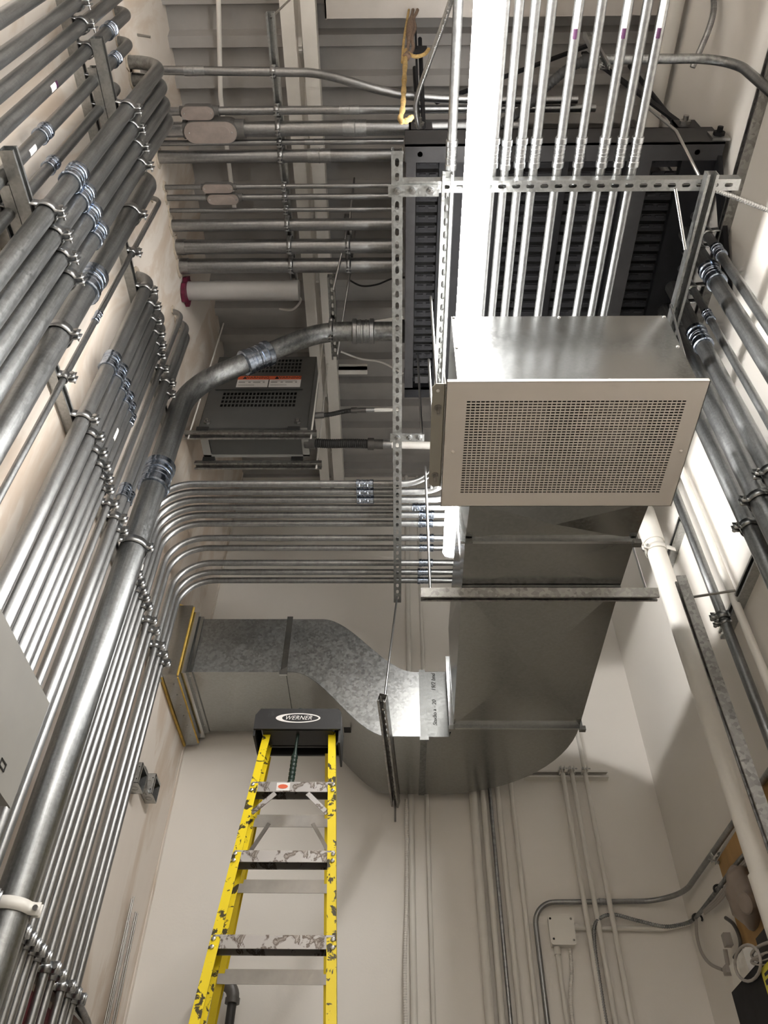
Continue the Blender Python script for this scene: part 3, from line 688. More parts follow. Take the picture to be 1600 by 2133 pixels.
g = MB(); g.plate((0, 0, FZ0), (1, 0, 0), (0, 1, 0), (0, 0, 1), cells, 0.0018)
g.box(FX0, FX1, FY0, FY0+0.002, FZ0, FZ0+0.014); g.box(FX1-0.002, FX1, FY0, FY1, FZ0, FZ0+0.014); g.box(FX0, FX1, FY1-0.002, FY1, FZ0, FZ0+0.014); g.box(FX0, FX0+0.002, FY0, FY1, FZ0, FZ0+0.014)
gr = P('grille', g, 'grille_beige', fan, 'beige perforated grille')
for xx in (0.194, 0.974): shared('screw', 'g', hw_screw(0.007), 'grille_beige', (xx, 1.725, FZ0), gr, aim((0, 0, -1)))
for x0 in (0.315, 0.655):
    P('blower', MB().box(x0, x0+0.19, 1.56, 1.80, FZ0+0.06, FZ0+0.19).lathe((x0, 1.68, FZ0+0.12), (1, 0, 0), [(-0.01, 0), (-0.01, 0.08), (0.2, 0.08), (0.2, 0)], 16), 'blower_grey', fan)
for (u, v) in ((945, 660), (1163, 654), (1385, 655), (1412, 722), (940, 725), (1090, 793), (1270, 791)):
    q = at(u, v, 'Y', FY0+0.008); q.x = min(max(q.x, bx0+0.008), bx1-0.008); q.z = min(q.z, FZ1-0.008); q.y = FY0+0.008
    shared('screw', 'f', hw_screw(0.006), 'bolt_steel', q, fan, aim((0, -1, 0)))
P('mounting_flange', MB().slab([(0.158, 1.452, FZ0+0.006), (0.128, 1.452, FZ0+0.006), (0.116, 1.466, FZ0+0.006), (0.116, 1.875, FZ0+0.006), (0.128, 1.888, FZ0+0.006), (0.158, 1.888, FZ0+0.006)], (0, 0, 0.004)).box(0.156, 0.160, 1.452, 1.888, FZ0+0.006, FZ0+0.08), 'flange_olive', fan)
P('mounting_flange', MB().slab([(0.967, 1.60, FZ0+0.03), (1.012, 1.60, FZ0+0.03), (1.012, 1.90, FZ0+0.03), (0.967, 1.90, FZ0+0.03)], (0, 0, 0.004)), 'flange_olive', fan)
for y in (1.545, 1.835):
    P('isolator_nut', MB().lathe((0.138, y, FZ0+0.006), (0, 0, -1), [(0, 0.013), (0.003, 0.013), (0.003, 0.0085), (0.016, 0.0085), (0.016, 0.005), (0.040, 0.005), (0.040, 0)], 12), 'rod_steel', fan)
    P('hanger_rod', MB().tube([(0.138, y, FZ0), (0.138, y, 4.52)], 0.005, 8), 'bolt_steel', fan)
    P('hanger_rod', MB().tube([(1.005, y+0.03, FZ0+0.02), (1.09, y+0.03, 4.50)], 0.005, 8), 'bolt_steel', fan)
P('bright_hole', MB().lathe((0.135, 1.478, FZ0+0.0055), (0, 0, -1), [(0, 0.006), (0.002, 0.005), (0.002, 0)], 10), 'print_white', fan)  # white disc stands in for an open hole that shows bright

# ================================================================== sheet metal ductwork
DZ0, DZ1 = 3.76, 4.15
def cross_panel(mb, p, dip):
    """panel with corner-to-corner break lines: four facets meeting at a slightly proud middle"""
    c = sum((Vector(q) for q in p), Vector((0, 0, 0)))/4 + Vector(dip)
    for i in range(4): mb.poly([p[i], p[(i+1) % 4], c])
    return mb
duct = thing('supply_duct', 'straight galvanised duct behind the fan with creased bottom panel', 'duct', (0.58, 2.8, DZ0))
def section(tag, x0a, x1a, ya, x0b, x1b, yb, z0a, z0b, z1, brk, m='duct_sheet'):
    lo = [(x0a, ya, z0a), (x0b, yb, z0b), (x1b, yb, z0b), (x1a, ya, z0a)]
    mb = MB(); cross_panel(mb, lo, (0, 0, -brk)); P('bottom_panel', mb, m, duct)
    hi = [(x0a, ya, z1), (x1a, ya, z1), (x1b, yb, z1), (x0b, yb, z1)]
    P('top_panel', MB().poly(hi), m, duct)
    P('side_panel', cross_panel(MB(), [(x0a, ya, z0a), (x0a, ya, z1), (x0b, yb, z1), (x0b, yb, z0b)], (-brk, 0, 0)), m, duct)
    P('side_panel', cross_panel(MB(), [(x1a, ya, z1), (x1a, ya, z0a), (x1b, yb, z0b), (x1b, yb, z1)], (brk, 0, 0)), m, duct)
section('a', 0.270, 0.925, 1.975, 0.262, 0.905, 2.15, 3.775, DZ0, 4.15, 0.018)
section('b', 0.262, 0.905, 2.155, 0.264, 0.898, 2.42, DZ0, DZ0, DZ1, 0.006)
section('c', 0.264, 0.898, 2.42, 0.278, 0.893, 3.425, DZ0, DZ0, DZ1, 0.030)
def flange_ring(y, x0, x1, z0, z1, lip=0.026, dep=0.012, parent=duct):
    mb = MB()
    mb.box(x0-0.001, x1+0.001, y-dep/2, y+dep/2, z0-lip, z0); mb.box(x0-0.001, x1+0.001, y-dep/2, y+dep/2, z1, z1+lip)
    mb.box(x0-lip, x0, y-dep/2, y+dep/2, z0-lip, z1+lip); mb.box(x1, x1+lip*0.6, y-dep/2, y+dep/2, z0-lip, z1+lip)
    return P('flange', mb, 'bright_sheet', parent)
flange_ring(2.152, 0.262, 0.905, DZ0, DZ1, 0.016); flange_ring(3.43, 0.278, 0.893, DZ0, DZ1, 0.02)
for xx, yy in ((0.272, 3.43), (0.905, 3.43), (0.275, 2.152), (0.91, 2.152)):
    P('corner_clip', MB().box(xx-0.018, xx+0.012, yy-0.012, yy+0.012, DZ0-0.03, DZ0-0.008), 'duct_sheet', duct)
P('drive_cleat', MB().box(0.262, 0.900, 2.415, 2.43, DZ0-0.006, DZ0), 'duct_sheet', duct)

el = thing('duct_elbow', 'rounded galvanised duct elbow turning left, quarter-circle bottom panel', 'duct', (0.5, 3.7, DZ0))
NY, FYD = 3.537, 4.117
out = [(0.135, NY), (0.262, NY), (0.278, 3.437), (0.893, 3.437)]
for k in range(1, 17):
    a = math.pi/2*k/16; out.append((0.215+0.678*math.cos(a), 3.437+0.68*math.sin(a)))
out.append((0.135, FYD))
P('bottom_panel', MB().slab([(x, y, DZ0) for x, y in out], (0, 0, 0.002)), 'duct_sheet', el)
P('top_panel', MB().slab([(x, y, DZ1) for x, y in out], (0, 0, 0.002)), 'duct_sheet', el)
mb = MB(); n0 = 0
hl = out[3:]
for (x, y) in hl: mb.v += [Vector((x, y, DZ0)), Vector((x, y, DZ1))]
for i in range(len(hl)-1): mb.face((2*i, 2*i+1, 2*i+3, 2*i+2), True)
P('heel_panel', mb, 'duct_sheet', el)
P('near_panel', MB().box(0.135, 0.262, NY-0.001, NY+0.001, DZ0, DZ1).box(0.261, 0.263, 3.437, NY, DZ0, DZ1), 'duct_glare_cut', el)
def text(body, size, loc, R, m, parent, ext=0.0006, shear=0.0, space=1.0):
    cu = bpy.data.curves.new('lettering', 'FONT'); cu.body = body; cu.size = size; cu.extrude = ext; cu.align_x = 'CENTER'; cu.align_y = 'CENTER'; cu.shear = shear; cu.space_character = space
    tmp = bpy.data.objects.new('lettering', cu); me = bpy.data.meshes.new_from_object(tmp); bpy.data.objects.remove(tmp); bpy.data.curves.remove(cu)
    me.materials.clear(); me.materials.append(MATS[m]); o = bpy.data.objects.new('lettering', me); COL.objects.link(o); o.parent = parent
    o.location = Vector(loc)-WLOC[parent.name]; o.rotation_euler = R.to_euler(); WLOC[o.name] = Vector(loc); return o
def frame(xa, ya):
    """rotation whose text runs along xa with its up along ya"""
    xa = Vector(xa).normalized(); ya = Vector(ya).normalized(); z = xa.cross(ya)
    return Matrix(((xa.x, ya.x, z.x), (xa.y, ya.y, z.y), (xa.z, ya.z, z.z)))
Rt = frame((0, 0, 1), (-1, 0, 0))
text('Studio a - 20', 0.029, (0.195, NY-0.0025, 3.90), Rt, 'print_black', el, 0.0004, 0.2)
text('19/2 bnd', 0.031, (0.195, NY-0.0025, 4.085), Rt, 'print_black', el, 0.0004, 0.2)

# S-shaped offset and the straight piece to the wall
def sm(x, a, b): 
    t = min(1, max(0, (x-a)/(b-a))); return t*t*(3-2*t)
zb = lambda x: 4.148-(4.148-DZ0)*sm(x, -0.56, -0.04)
zt = lambda x: 4.512-(4.512-DZ1)*sm(x, -0.42, 0.10)
so = thing('duct_offset', 'S-shaped galvanised duct dropping from the left run to the elbow', 'duct', (-0.25, 3.8, 3.9))
X0, X1 = -0.595, 0.135; NS = 36
xx = [X0+(X1-X0)*i/NS for i in range(NS+1)]
def strip(rows, flip=False):
    mb = MB()
    for a, b in rows: mb.v += [Vector(a), Vector(b)]
    for i in range(len(rows)-1): mb.face((2*i, 2*i+1, 2*i+3, 2*i+2), True)
    return mb
P('near_panel', strip([((x, NY, zb(x)), (x, NY, zt(x))) for x in xx]), 'duct_spangle', so)
P('far_panel', strip([((x, FYD, zb(x)), (x, FYD, zt(x))) for x in xx]), 'duct_sheet', so)
P('bottom_panel', strip([((x, NY, zb(x)), (x, FYD, zb(x))) for x in xx]), 'duct_sheet', so)
P('top_panel', strip([((x, NY, zt(x)), (x, FYD, zt(x))) for x in xx]), 'duct_sheet', so)
P('seam', strip([((x, NY-0.006, zb(x)-0.004), (x, NY, zb(x)+0.003)) for x in xx]), 'bright_sheet', so)
P('drive_cleat', MB().box(0.120, 0.152, NY-0.004, NY, DZ0-0.004, DZ1+0.012).box(0.120, 0.152, NY, FYD, DZ0-0.006, DZ0), 'duct_glare_cut', so)
P('corner_tab', MB().box(0.115, 0.16, NY-0.012, NY+0.004, DZ0-0.024, DZ0-0.004), 'duct_glare_cut', so)
P('patch', MB().box(-0.275, -0.225, NY+0.12, NY+0.17, zb(-0.25)-0.012, zb(-0.25)-0.010), 'black_steel', so)
sl = thing('wall_duct', 'straight galvanised duct entering the left wall under the bent conduits', 'duct', (-0.85, 3.8, 4.3))
a0, a1 = -1.095, X0
P('near_panel', cross_panel(MB(), [(a0, NY, 4.148), (a1, NY, 4.148), (a1, NY, 4.512), (a0, NY, 4.512)], (0, -0.008, 0)), 'duct_spangle', sl)
P('bottom_panel', cross_panel(MB(), [(a0, NY, 4.148), (a0, FYD, 4.148), (a1, FYD, 4.148), (a1, NY, 4.148)], (0, 0, -0.008)), 'duct_sheet', sl)
P('top_panel', MB().poly([(a0, NY, 4.512), (a1, NY, 4.512), (a1, FYD, 4.512), (a0, FYD, 4.512)]), 'duct_sheet', sl)
P('far_panel', MB().poly([(a0, FYD, 4.148), (a1, FYD, 4.148), (a1, FYD, 4.512), (a0, FYD, 4.512)]), 'duct_sheet', sl)
P('drive_cleat', MB().box(a1-0.024, a1+0.008, NY-0.007, NY, 4.135, 4.525), 'duct_sheet', sl); P('drive_cleat', MB().box(a1-0.012, a1+0.004, NY, FYD, 4.138, 4.147), 'duct_sheet', sl)
P('corner_tab', MB().slab([(a1-0.03, NY-0.012, 4.15), (a1+0.012, NY-0.012, 4.176), (a1+0.012, NY-0.012, 4.125), (a1-0.028, NY-0.012, 4.125)], (0, 0.012, 0)), 'bright_sheet', sl)
sv = thing('wall_sleeve', 'galvanised fire sleeve around the duct at the left wall, yellow sealant beads', 'sleeve', (-1.17, 3.8, 4.1))
P('sleeve', MB().box(XL, -1.155, 3.475, 4.165, 4.085, 4.56), 'duct_sheet', sv)
P('collar', MB().box(-1.155, -1.118, 3.505, 4.14, 4.118, 4.535), 'bright_sheet', sv)
P('inner_collar', MB().box(-1.118, -1.093, 3.525, 4.125, 4.138, 4.52), 'duct_sheet', sv)
P('sealant_bead', MB().tube([(-1.153, 3.488, 4.09), (-1.153, 3.49, 4.3), (-1.151, 3.487, 4.555)], 0.006, 7).tube([(-1.154, 3.492, 4.552), (-1.2, 3.488, 4.556), (-1.24, 3.488, 4.572)], 0.008, 7), 'sealant_yellow', sv, 'yellow sealant bead')
P('sealant_bead', MB().tube([(-1.153, 3.5, 4.086), (-1.152, 3.8, 4.085), (-1.153, 4.14, 4.086)], 0.005, 7), 'sealant_yellow', sv)
P('sealant_bead', MB().tube([(XL+0.008, 3.475, 4.082), (XL+0.006, 3.8, 4.078), (XL+0.008, 4.165, 4.082)], 0.008, 7), 'sealant_yellow', sv)
for k in range(6): shared('screw', 'sv', hw_screw(0.005), 'rod_steel', (-1.185, 3.56+0.1*k, 4.085), sv, aim((0, 0, -1)))
for k in range(4): shared('screw', 'sv', hw_screw(0.005), 'rod_steel', (-1.107, 3.56+0.16*k, 4.138), sv, aim((0, 0, -1)))
# trapezes that carry the duct
mb = MB(); strut(mb, (0.098, 2.437, DZ0-0.026), (1.045, 2.437, DZ0-0.026), (0, 0.25, -1))
tr = thing('duct_trapeze', 'dark strut trapeze crossing beneath the straight duct', 'strut', (0.57, 2.437, DZ0-0.026)); P('channel', mb, 'strut_dark', tr)
P('hanger_rod', MB().tube([(0.137, 2.437, DZ0-0.04), (0.137, 2.437, 4.54)], 0.0055, 8), 'bolt_steel', tr); P('hanger_rod', MB().tube([(1.005, 2.437, DZ0-0.04), (1.005, 2.437, 4.54)], 0.0055, 8), 'bolt_steel', tr)
mb = MB(); strut(mb, (-0.066, 3.15, 3.728), (-0.005, 4.165, 3.728), (-0.25, 0, -1), slots=True)
tr = thing('duct_trapeze', 'dark slotted strut trapeze standing out beneath the S-shaped duct', 'strut', (-0.03, 3.6, 3.728)); P('channel', mb, 'strut_dark', tr)
P('hanger_rod', MB().tube([(-0.062, 3.19, 3.69), (0.004, 3.36, 4.53)], 0.0055, 8), 'bolt_steel', tr); P('hanger_rod', MB().tube([(-0.008, 4.15, 3.62), (-0.008, 4.15, 4.3)], 0.0055, 8), 'rod_steel', tr)
P('washer', MB().box(-0.085, -0.043, 3.165, 3.215, 3.748, 3.756), 'zinc', tr)

# ================================================================== ladder
ld = thing('step_ladder', 'yellow fibreglass step ladder with paint-worn rails and black top cap', 'ladder', (-0.35, 2.8, 0))
def fr(z): return 2.82+0.3*(z-3.105)          # front rail plane
def rr(z): return 3.0+0.28*(3.4-z)            # rear rail plane
xl = lambda z: -0.548-0.031*(3.38-z); xr = lambda z: -0.265+0.073*(3.38-z)
xrl = lambda z: -0.590-0.131*(3.10-z); xrr = lambda z: -0.262+0.04*(3.10-z)
def crail(f, y, zt_, sg, wd, dp, m, mouth):
    """C-section rail from the floor to zt_; web on the outside"""
    mb = MB()
    a = Vector((f(0.0), y(0.0), 0.0)); b = Vector((f(zt_), y(zt_), zt_)); t = 0.004
    d = (b-a).normalized(); X = Vector((1, 0, 0)); X = (X-d*X.dot(d)).normalized(); Y = d.cross(X)*-1
    if Y.y < 0: Y = -Y
    prof = [(0, 0), (sg*wd, 0), (sg*wd, t), (sg*t, t), (sg*t, dp-t), (sg*wd, dp-t), (sg*wd, dp), (0, dp)]
    mb.prism(prof, a, b, X, Y); return mb
P('front_rail', crail(xl, fr, 3.40, 1, 0.030, 0.075, 'y', 1), 'ladder_yellow', ld)
P('front_rail', crail(lambda z: xr(z)+0.015, fr, 3.40, -1, 0.030, 0.075, 'y', 1), 'ladder_yellow', ld)
P('rear_rail', crail(xrl, rr, 3.36, 1, 0.026, 0.05, 'y', 1), 'ladder_clean', ld)
P('rear_rail', crail(xrr, rr, 3.36, -1, 0.026, 0.05, 'y', 1), 'ladder_clean', ld)
step = 0.305
for k in range(10):
    z = 3.105-step*k
    if z < 0.2: break
    st = P('step', MB().box(xl(z)+0.006, xr(z)+0.009, fr(z)+0.006, fr(z)+0.010, z-0.014, z+0.026).box(xl(z)+0.006, xr(z)+0.009, fr(z)+0.010, fr(z)+0.068, z+0.020, z+0.026).box(xl(z)+0.006, xr(z)+0.009, fr(z)+0.064, fr(z)+0.068, z-0.014, z+0.020), 'ladder_alu', ld)
    for xs_ in (xl(z)+0.010, xr(z)+0.004):
        for dz in (0.012, -0.014): shared('rivet', 1, hw_screw(0.008), 'bolt_steel', (xs_, fr(z+dz)-0.001, z+dz), st, aim((0, -1, 0.3)))
    if k in (0,):
        for sg, x0 in ((1, xl(z)+0.02), (-1, xr(z)-0.01)): P('step_brace', MB().beam((x0-sg*0.0, fr(z)+0.004, z-0.10), (x0+sg*0.08, fr(z)+0.004, z-0.022), 0.018, 0.004, (0, 1, 0)), 'ladder_alu', ld)
        P('sticker', MB().box(-0.455, -0.405, fr(z)+0.005, fr(z)+0.0058, z-0.010, z+0.022), 'print_white', st)
        P('sticker', MB().slab([(-0.431+0.019*math.cos(a), fr(z)+0.0042, z+0.006+0.009*math.sin(a)) for a in [i*math.pi/6 for i in range(12)]], (0, 0.0006, 0)), 'print_orange', st)
for z in (3.10, 2.87, 2.58, 2.27, 1.96, 1.65, 1.3, 0.9, 0.5):
    P('rear_bar', MB().box(xrl(z)+0.004, xrr(z)-0.004, rr(z)-0.003, rr(z), z-0.024, z+0.026).box(xrl(z)+0.004, xrr(z)-0.004, rr(z), rr(z)+0.03, z+0.022, z+0.026), 'alu_plain', ld)
z = 3.10
for sg, x0 in ((1, xrl(z)+0.02), (-1, xrr(z)-0.01)): P('rear_brace', MB().beam((x0-sg*0.012, rr(z-0.12)-0.002, z-0.12), (x0+sg*0.062, rr(z)-0.004, z-0.01), 0.014, 0.008, (0, 1, 0)), 'alu_plain', ld)
# moulded cap
cz0, cz1 = 3.385, 3.478
cap = MB()
cx0, cx1 = -0.583, -0.228
prof = [(cx0, cz0-0.002), (cx0, cz1-0.03), (cx0+0.02, cz1), (cx1-0.012, cz1), (cx1, cz1-0.02), (cx1, cz0-0.002)]
cap.prism([(x, z) for x, z in prof], (0, 2.862, 0), (0, 2.872, 0), (1, 0, 0), (0, 0, 1))
cap.box(cx0, cx0+0.008, 2.87, 3.06, cz0-0.03, cz1-0.02); cap.box(cx1-0.008, cx1, 2.87, 3.06, cz0-0.06, cz1-0.02)
cap.box(cx0+0.01, cx1-0.01, 2.872, 3.06, cz1-0.012, cz1-0.004); cap.box(cx0, cx1, 3.05, 3.06, cz0-0.01, cz1-0.01)
cap.box(cx0+0.035, cx1-0.035, 2.872, 2.985, cz0-0.004, cz0+0.006); cap.box(cx0+0.03, cx1-0.03, 2.93, 2.945, cz0, cz1-0.012); cap.box(cx0+0.03, cx1-0.03, 2.99, 3.0, cz0-0.006, cz1-0.012)
cp = P('top_cap', cap, 'cap_black', ld, 'black moulded top cap')
def ellipse_ring(cx, cz, rx, rz, tx0, y, th):
    mb = MB(); n = 40; k0 = []
    for i in range(n):
        a = 2*math.pi*i/n; w = 0.78+0.14*math.cos(a) if math.cos(a) > 0 else 0.78+0.06*math.cos(a)
        mb.v += [Vector((cx+rx*math.cos(a), y, cz+rz*math.sin(a))), Vector((cx+rx*math.cos(a)*w, y, cz+rz*math.sin(a)*0.80))]
    for i in range(n):
        j = (i+1) % n; mb.face((2*i, 2*i+1, 2*j+1, 2*j))
    return mb
lz = 3.433
P('logo_oval', ellipse_ring(-0.405, lz, 0.092, 0.0225, 0, 2.8605, 0), 'print_white', cp, 'white oval logo')
text('WERNER', 0.027, (-0.405, 2.8602, lz), frame((1, 0, 0), (0, 0, 1)), 'print_white', cp, 0.0003, 0.35, 1.05)
tl = thing('hand_tool', 'dark green ribbed-handle tool hanging through the ladder cap', 'tool', (-0.405, 2.93, 3.27))
m = MB(); pr = [(0.0, 0.0), (0.0, 0.0125)]
for k in range(8): pr += [(0.018*k+0.004, 0.0135), (0.018*k+0.013, 0.0135), (0.018*k+0.016, 0.0115)]
pr += [(0.15, 0.009), (0.17, 0.006), (0.26, 0.006), (0.26, 0.0)]
m.lathe((-0.415, 2.905, 3.145), (0.04, 0.0, 1), pr, 14); P('handle', m, 'tool_green', tl)
P('head', MB().lathe((-0.404, 2.905, 3.475), (0, 0, 1), [(0, 0), (0, 0.014), (0.025, 0.014), (0.025, 0)], 12), 'tool_green', tl)

# ================================================================== suspended black transformer on its hanging frame
bt = thing('suspended_transformer', 'black steel louvred unit hung from the roof on a frame, seen from below', 'transformer', (0.72, 1.85, 5.2))
bx0, bx1, by0, by1, bz = 0.045, 1.41, 1.19, 2.50, 5.2
P('front_beam', MB().box(bx0-0.005, bx1, by0, by0+0.008, bz, bz+0.2).box(bx0-0.005, bx1, by0, by0+0.075, bz, bz+0.008).box(bx0-0.005, bx1, by0, by0+0.07, bz+0.19, bz+0.2), 'grey_black', bt)
P('rear_beam', MB().box(bx0, bx1, by1-0.06, by1, bz, bz+0.01).box(bx0, bx1, by1-0.06, by1-0.05, bz, bz+0.2), 'black_steel', bt)
for x0, x1, m in ((0.045, 0.088, 'grey_black'), (0.19, 0.30, 'black_steel'), (0.30, 0.47, 'black_steel'), (0.72, 0.755, 'black_steel'), (1.005, 1.05, 'black_steel'), (1.05, 1.115, 'grey_black'), (1.245, 1.41, 'black_steel')):
    P('base_rail', MB().box(x0, x1, by0+0.05, by1-0.05, bz+0.004, bz+0.05), m, bt)
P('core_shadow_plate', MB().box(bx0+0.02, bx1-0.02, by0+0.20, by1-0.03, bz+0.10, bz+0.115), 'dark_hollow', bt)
P('cabinet', MB().box(bx0+0.01, bx1-0.01, by0+0.32, by1-0.02, bz+0.115, bz+0.98), 'black_steel', bt)
random.seed(5)
for x0, x1 in ((0.092, 0.19), (0.47, 0.72), (0.758, 1.003), (1.118, 1.243)):
    y = by0+0.11
    while y < by1-0.08:
        L_ = x1-x0
        def f(L_=L_):
            mb = MB(); mb.beam((0, -0.012, 0.006), (L_, -0.012, 0.006), 0.030, 0.0025, (0, 0.28, 1)); mb.box(L_*0.12, L_*0.42, -0.024, -0.015, -0.004, 0.004); mb.box(L_*0.58, L_*0.88, -0.024, -0.015, -0.004, 0.004); return mb
        shared('louvre_slat', round(L_, 3), f, 'slat_black', (x0, y, bz+0.03), bt)
        y += 0.0485
for x in (0.105, 1.30):
    P('hanger_rod', MB().tube([(x, by0+0.04, bz), (x, by0+0.04, 6.56)], 0.012, 10), 'black_steel', bt)
    P('bracket', MB().box(x-0.045, x+0.06, by0+0.0, by0+0.008, bz+0.2, bz+0.30).box(x-0.045, x-0.037, by0, by0+0.09, bz+0.2, bz+0.31), 'grey_black', bt)
    shared('bolt', 'bt', hw_bolt(0.013, 0.02), 'rod_steel', (x, by0, bz+0.245), bt, aim((0, -1, 0)))
P('corner_plate', MB().box(1.36, 1.435, by0-0.01, by0, bz+0.02, bz+0.11), 'strut_galv', bt); shared('bolt', 'bt', hw_bolt(0.013, 0.02), 'black_steel', (1.395, by0-0.01, bz+0.06), bt, aim((0, -1, 0)))
P('brace', MB().beam((0.105, by0+0.03, bz+0.25), (0.10, 0.97, 6.25), 0.022, 0.01, (1, 0, 0)), 'black_steel', bt)
P('brace', MB().beam((1.33, by0+0.03, bz+0.25), (0.98, 1.1, 6.3), 0.03, 0.012, (0, 1, 0)), 'black_steel', bt)
P('brace', MB().beam((0.2, 1.25, 6.0), (1.05, 1.05, 6.3), 0.03, 0.012, (0, 1, 0)), 'black_steel', bt)
P('hanger_plate', MB().box(0.085, 0.155, 1.02, 1.03, 6.0, 6.12), 'black_steel', bt); P('hanger_rod', MB().tube([(0.125, 1.03, 6.3), (0.125, 1.21, 5.35)], 0.011, 10), 'black_steel', bt)
P('bracket', MB().box(0.10, 0.17, by1-0.14, by1-0.10, bz-0.012, bz), 'grey_black', bt)
P('kicker_brace', MB().beam((1.40, by0+0.06, bz+0.03), (1.435, 1.72, 4.75), 0.05, 0.02, (1, 0, 0)), 'black_steel', bt)

# ================================================================== grey ventilated transformer on two struts
gt = thing('grey_transformer', 'grey ventilated cabinet with two warning labels, hung beside the left wall', 'transformer', (-0.83, 2.87, 5.3))
gx0, gx1, gy0, gy1, gz0, gz1 = -1.142, -0.512, 2.778, 2.985, 5.3, 6.06
cells = []; hw_ = (gx1-gx0)
def vent(x0, x1, z0, z1, nc, nr):
    pw, ph = (x1-x0)/nc, (z1-z0)/nr; h = [(-pw*.34, -ph*.34), (pw*.34, -ph*.34), (pw*.34, ph*.34), (-pw*.34, ph*.34)]
    return [(x0+pw*(i+.5), z0+ph*(k+.5), pw, ph, h) for i in range(nc) for k in range(nr)]
vx0, vx1 = -1.055, -0.60
z1a, z1b, z2a, z2b = 5.505, 5.665, 5.875, 6.035
cells += vent(vx0, vx1, z1a, z1b, 20, 4) + vent(vx0, vx1, z2a, z2b, 20, 4)
cells += [((gx0+vx0)/2, (gz0+gz1)/2, vx0-gx0, gz1-gz0, None), ((gx1+vx1)/2, (gz0+gz1)/2, gx1-vx1, gz1-gz0, None)]
for a, b in ((gz0, z1a), (z1b, z2a), (z2b, gz1)): cells.append(((vx0+vx1)/2, (a+b)/2, vx1-vx0, b-a, None))
g = MB(); g.plate((0, gy0, 0), (1, 0, 0), (0, 0, 1), (0, 1, 0), cells, 0.0025); P('front_panel', g, 'grey_enamel', gt)
P('drip_lip', MB().slab([(vx0-0.05, gy0, 5.690), (vx1+0.03, gy0, 5.690), (vx1+0.03, gy0-0.012, 5.680), (vx0-0.05, gy0-0.012, 5.680)], (0, 0, -0.004)), 'grey_enamel', gt)
P('vent_backing', MB().box(gx0+0.02, gx1-0.02, gy0+0.03, gy0+0.04, gz0+0.02, gz1), 'dark_hollow', gt)  # thin near-black sheet behind the vent holes
P('side_panel', MB().box(gx0, gx0+0.003, gy0, gy1, gz0, gz1), 'grey_enamel', gt); P('side_panel', MB().box(gx1-0.003, gx1, gy0, gy1, gz0, gz1), 'grey_enamel', gt)
P('back_panel', MB().box(gx0, gx1, gy1-0.003, gy1, gz0, gz1), 'grey_enamel', gt); P('top_panel', MB().box(gx0, gx1, gy0, gy1, gz1-0.003, gz1), 'grey_enamel', gt)
P('bottom_panel', MB().box(gx0+0.05, gx1-0.03, gy0+0.003, gy1-0.003, gz0, gz0+0.003), 'grey_enamel', gt)
P('bottom_edge', MB().box(gx0, gx0+0.045, gy0, gy1, gz0-0.004, gz0+0.004).box(gx1-0.04, gx1, gy0, gy1, gz0-0.004, gz0+0.004).box(gx0, gx1, gy1-0.012, gy1+0.006, gz0-0.004, gz0+0.02), 'panel_grey', gt)
for x in (gx0+0.045, gx1-0.06):
    for y in (gy0-0.004, ): shared('bolt', 'gt', hw_bolt(0.010, 0.012), 'rod_steel', (x, y, gz0+0.05), gt, aim((0, -1, 0)))
    for y in (gy0+0.005, gy1+0.02): P('rubber_pad', MB().box(x-0.05, x+0.02, y-0.02, y+0.025, gz0-0.034, gz0-0.004), 'black_rubber', gt)
for x0, x1 in ((-0.985, -0.792), (-0.785, -0.590)):
    lb = P('warning_label', MB().box(x0, x1, gy0-0.0015, gy0, 5.715, 5.835), 'print_white', gt, 'white and orange warning label')
    P('band', MB().box(x0, x1+(0.007 if x0 < -0.9 else 0), gy0-0.0022, gy0-0.0015, 5.797, 5.835), 'print_orange', lb)
    text('WARNING', 0.032, ((x0+x1)/2+0.022, gy0-0.0026, 5.816), frame((1, 0, 0), (0, 0, 1)), 'print_black', lb, 0.0002)
    P('triangle', MB().slab([(x0+0.030, gy0-0.003, 5.803), (x0+0.056, gy0-0.003, 5.803), (x0+0.043, gy0-0.003, 5.831)], (0, 0.0006, 0)), 'print_black', lb)
    for k, (a, b) in enumerate(((0.01, 0.05), (0.07, 0.085), (0.10, 0.145), (0.16, 0.172))):
        P('print_line', MB().box(x0+a, x0+b, gy0-0.0021, gy0-0.0015, 5.762, 5.772), 'print_grey', lb)
    P('print_line', MB().box(x0+0.01, x0+0.11, gy0-0.0021, gy0-0.0015, 5.734, 5.739), 'print_grey', lb); P('print_line', MB().box(x0+0.01, x0+0.17, gy0-0.0021, gy0-0.0015, 5.780, 5.784), 'print_grey', lb)
for lab, y, x0, x1 in (('near', gy0+0.006, -1.215, -0.455), ('far', gy1+0.022, -1.19, -0.44)):
    mb = MB(); strut(mb, (x0, y, gz0-0.056), (x1, y, gz0-0.056), (0, -0.3, -1))
    tr = thing('cabinet_strut', '%s strut carrying the grey ventilated cabinet on rubber pads' % lab, 'strut', (-0.83, y, gz0-0.056), 'struts under the grey cabinet'); P('channel', mb, 'strut_dark', tr)
    P('hanger_rod', MB().tube([(x1-0.03, y, gz0-0.09), (x1-0.03, y, 6.5)], 0.005, 8), 'white_steel', tr)
    if lab == 'near': P('hanger_rod', MB().tube([(x0+0.03, y, gz0-0.09), (x0+0.03, y, 6.5)], 0.005, 8), 'white_steel', tr)
